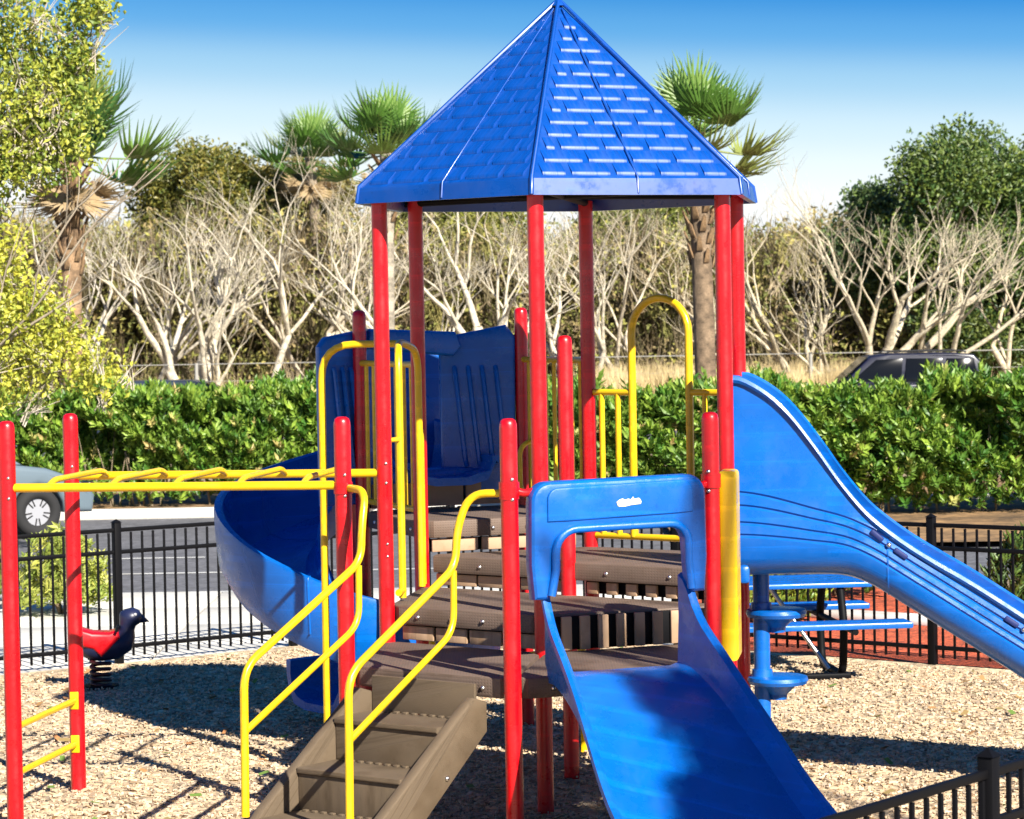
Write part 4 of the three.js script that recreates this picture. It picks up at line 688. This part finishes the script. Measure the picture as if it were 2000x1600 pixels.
function car(label, pos, turn, paintC, suv) {
  const o = thing('parked_car', label, 'car', pos, turn), pm = std(paintC, { roughness: .35, clearcoat: .2, clearcoatRoughness: .12 }), k = suv ? 1 : 0, belt = lerp(.93, 1.12, k), roofY = lerp(1.46, 1.8, k), L = 2.2;
  const arch = (cx) => Array.from({ length: 9 }, (_, i) => { const a = Math.PI * i / 8; return [cx + .37 * Math.cos(a), .3 + .37 * Math.sin(a)]; });
  const prof = [[-L, .35], [-L - .03, .6], [-L + .03, belt - .03], [-1.9, belt + .02], [1.0, belt + .02], [1.5, belt - .05], [1.95, belt - .2], [L, belt - .38], [L + .04, .5], [L, .28], ...arch(1.38).reverse().slice().sort((a, b) => b[0] - a[0]), ...arch(-1.38).sort((a, b) => b[0] - a[0]), [-L + .1, .28]];
  const shapeZ = (g) => { const p = g.attributes.position; for (let i = 0; i < p.count; i++) { const x = p.getX(i), y = p.getY(i); let s = 1 - .16 * clamp((y - belt) / (roofY - belt), 0, 1.1); s *= 1 - .16 * Math.pow(clamp((Math.abs(x) - 1.5) / .7, 0, 1), 2); p.setZ(i, p.getZ(i) * s); } return fin(g, .6); };
  const b = extrude(prof, 1.76, .07, [], 3); b.translate(0, 0, -.88); mk('body', shapeZ(b), pm, o);
  const gp = suv ? [[-2.15, belt], [-2.02, roofY - .2], [-1.85, roofY - .04], [-1.4, roofY], [0, roofY], [.45, roofY - .05], [1.12, belt]] : [[-2.1, belt], [-1.75, roofY - .12], [-1.35, roofY - .01], [-.6, roofY], [.15, roofY - .01], [.5, roofY - .07], [1.2, belt]];
  const cb = extrude(gp, 1.62, .05, [], 3); cb.translate(0, 0, -.81); mk('cabin', shapeZ(cb), pm, o);
  const wins = suv ? [[[-1.95, belt + .08], [-1.85, roofY - .14], [-1.25, roofY - .12], [-1.2, belt + .08]], [[-1.12, belt + .08], [-1.15, roofY - .12], [-.35, roofY - .11], [-.3, belt + .08]], [[-.22, belt + .08], [-.27, roofY - .11], [.32, roofY - .13], [.88, belt + .08]]] : [[[-1.75, belt + .07], [-1.4, roofY - .13], [-.72, roofY - .1], [-.66, belt + .07]], [[-.58, belt + .07], [-.64, roofY - .1], [.15, roofY - .11], [.88, belt + .07]]];
  for (const w of wins) for (const s of [-1, 1]) { const g = extrude(w, .03, .008); g.translate(0, 0, s > 0 ? .795 : -.825); mk('window', shapeZ(g), glass, o); }
  const ws = (x0, y0, x1, y1) => { const dx = x1 - x0, dy = y1 - y0, l = Math.hypot(dx, dy), g = new THREE.BoxGeometry(l, .02, 1.36); g.rotateZ(Math.atan2(dy, dx)); g.translate((x0 + x1) / 2 + .02 * dy / l, (y0 + y1) / 2 - .02 * dx / l + .012, 0); return fin(g, .3); };
  mk('windscreen', ws(1.08, belt + .06, .5, roofY - .1), glass, o); mk('rear_window', ws(suv ? -2.12 : -2.0, belt + .08, suv ? -2.02 : -1.76, roofY - .2), glass, o);
  for (const [x, s] of [[1.38, 1], [1.38, -1], [-1.38, 1], [-1.38, -1]]) {
    const w = part('wheel', o), t = new THREE.TorusGeometry(.245, .085, 10, 24); t.scale(1, 1, 1.15); t.translate(x, .32, s * .78); mk('tyre', fin(t, .8), tyreM, w);
    const d = new THREE.CylinderGeometry(.2, .2, .1, 20); d.rotateX(Math.PI / 2); d.translate(x, .32, s * .77); mk('rim', fin(d, .5), rimM, w);
    const sp = []; for (let i = 0; i < 10; i++) { const a = i * .6283 + (i % 2 ? .12 : -.12), g = rbox(.09, .02, .02, .125, 0, 0, .006); g.rotateZ(a); g.translate(x, .32, s * .816); sp.push(g); } mk('slot', sp, tyreM, w);
    const rg = new THREE.TorusGeometry(.2, .018, 8, 24); rg.translate(x, .32, s * .825); mk('rim_ring', fin(rg, .8), rimM, w);
  }
  for (const s of [-1, 1]) { mk('headlight', rbox(.12, .13, .34, L - .02, belt - .32, s * .58, .04), glass, o); mk('tail_light', rbox(.08, .22, .16, -L + .02, belt - .16, s * .66, .03), std([.3, .01, .01], { roughness: .2 }), o); mk('wing_mirror', rbox(.1, .1, .16, .82, belt + .07, s * .93, .03), pm, o); }
  if (suv) for (const s of [-1, 1]) mk('roof_rail', sweep([V(-1.7, roofY + .0, s * .58), V(-1.6, roofY + .04, s * .58), V(0, roofY + .045, s * .58), V(.1, roofY, s * .58)], .018, 6), tyreM, o);
  return o;
}
struct('road', plane(-40, 40, -49.5, -42, -.022), std([1, 1, 1], { map: mapAsph, roughness: .9 }));
car('dark navy sport utility car with black windows behind the tall hedge', [8.1, -.03, -46], Math.PI, [.004, .005, .02], true);
car('dark car whose roof just shows above the long clipped hedge', [-7.6, 0, -46], 0, [.02, .03, .05], false);
car('grey-blue car with silver wheels parked in front of the long hedge', [-8.0, 0, -19.2], .6, [.12, .16, .19], false);
renderer.render(scene, camera);
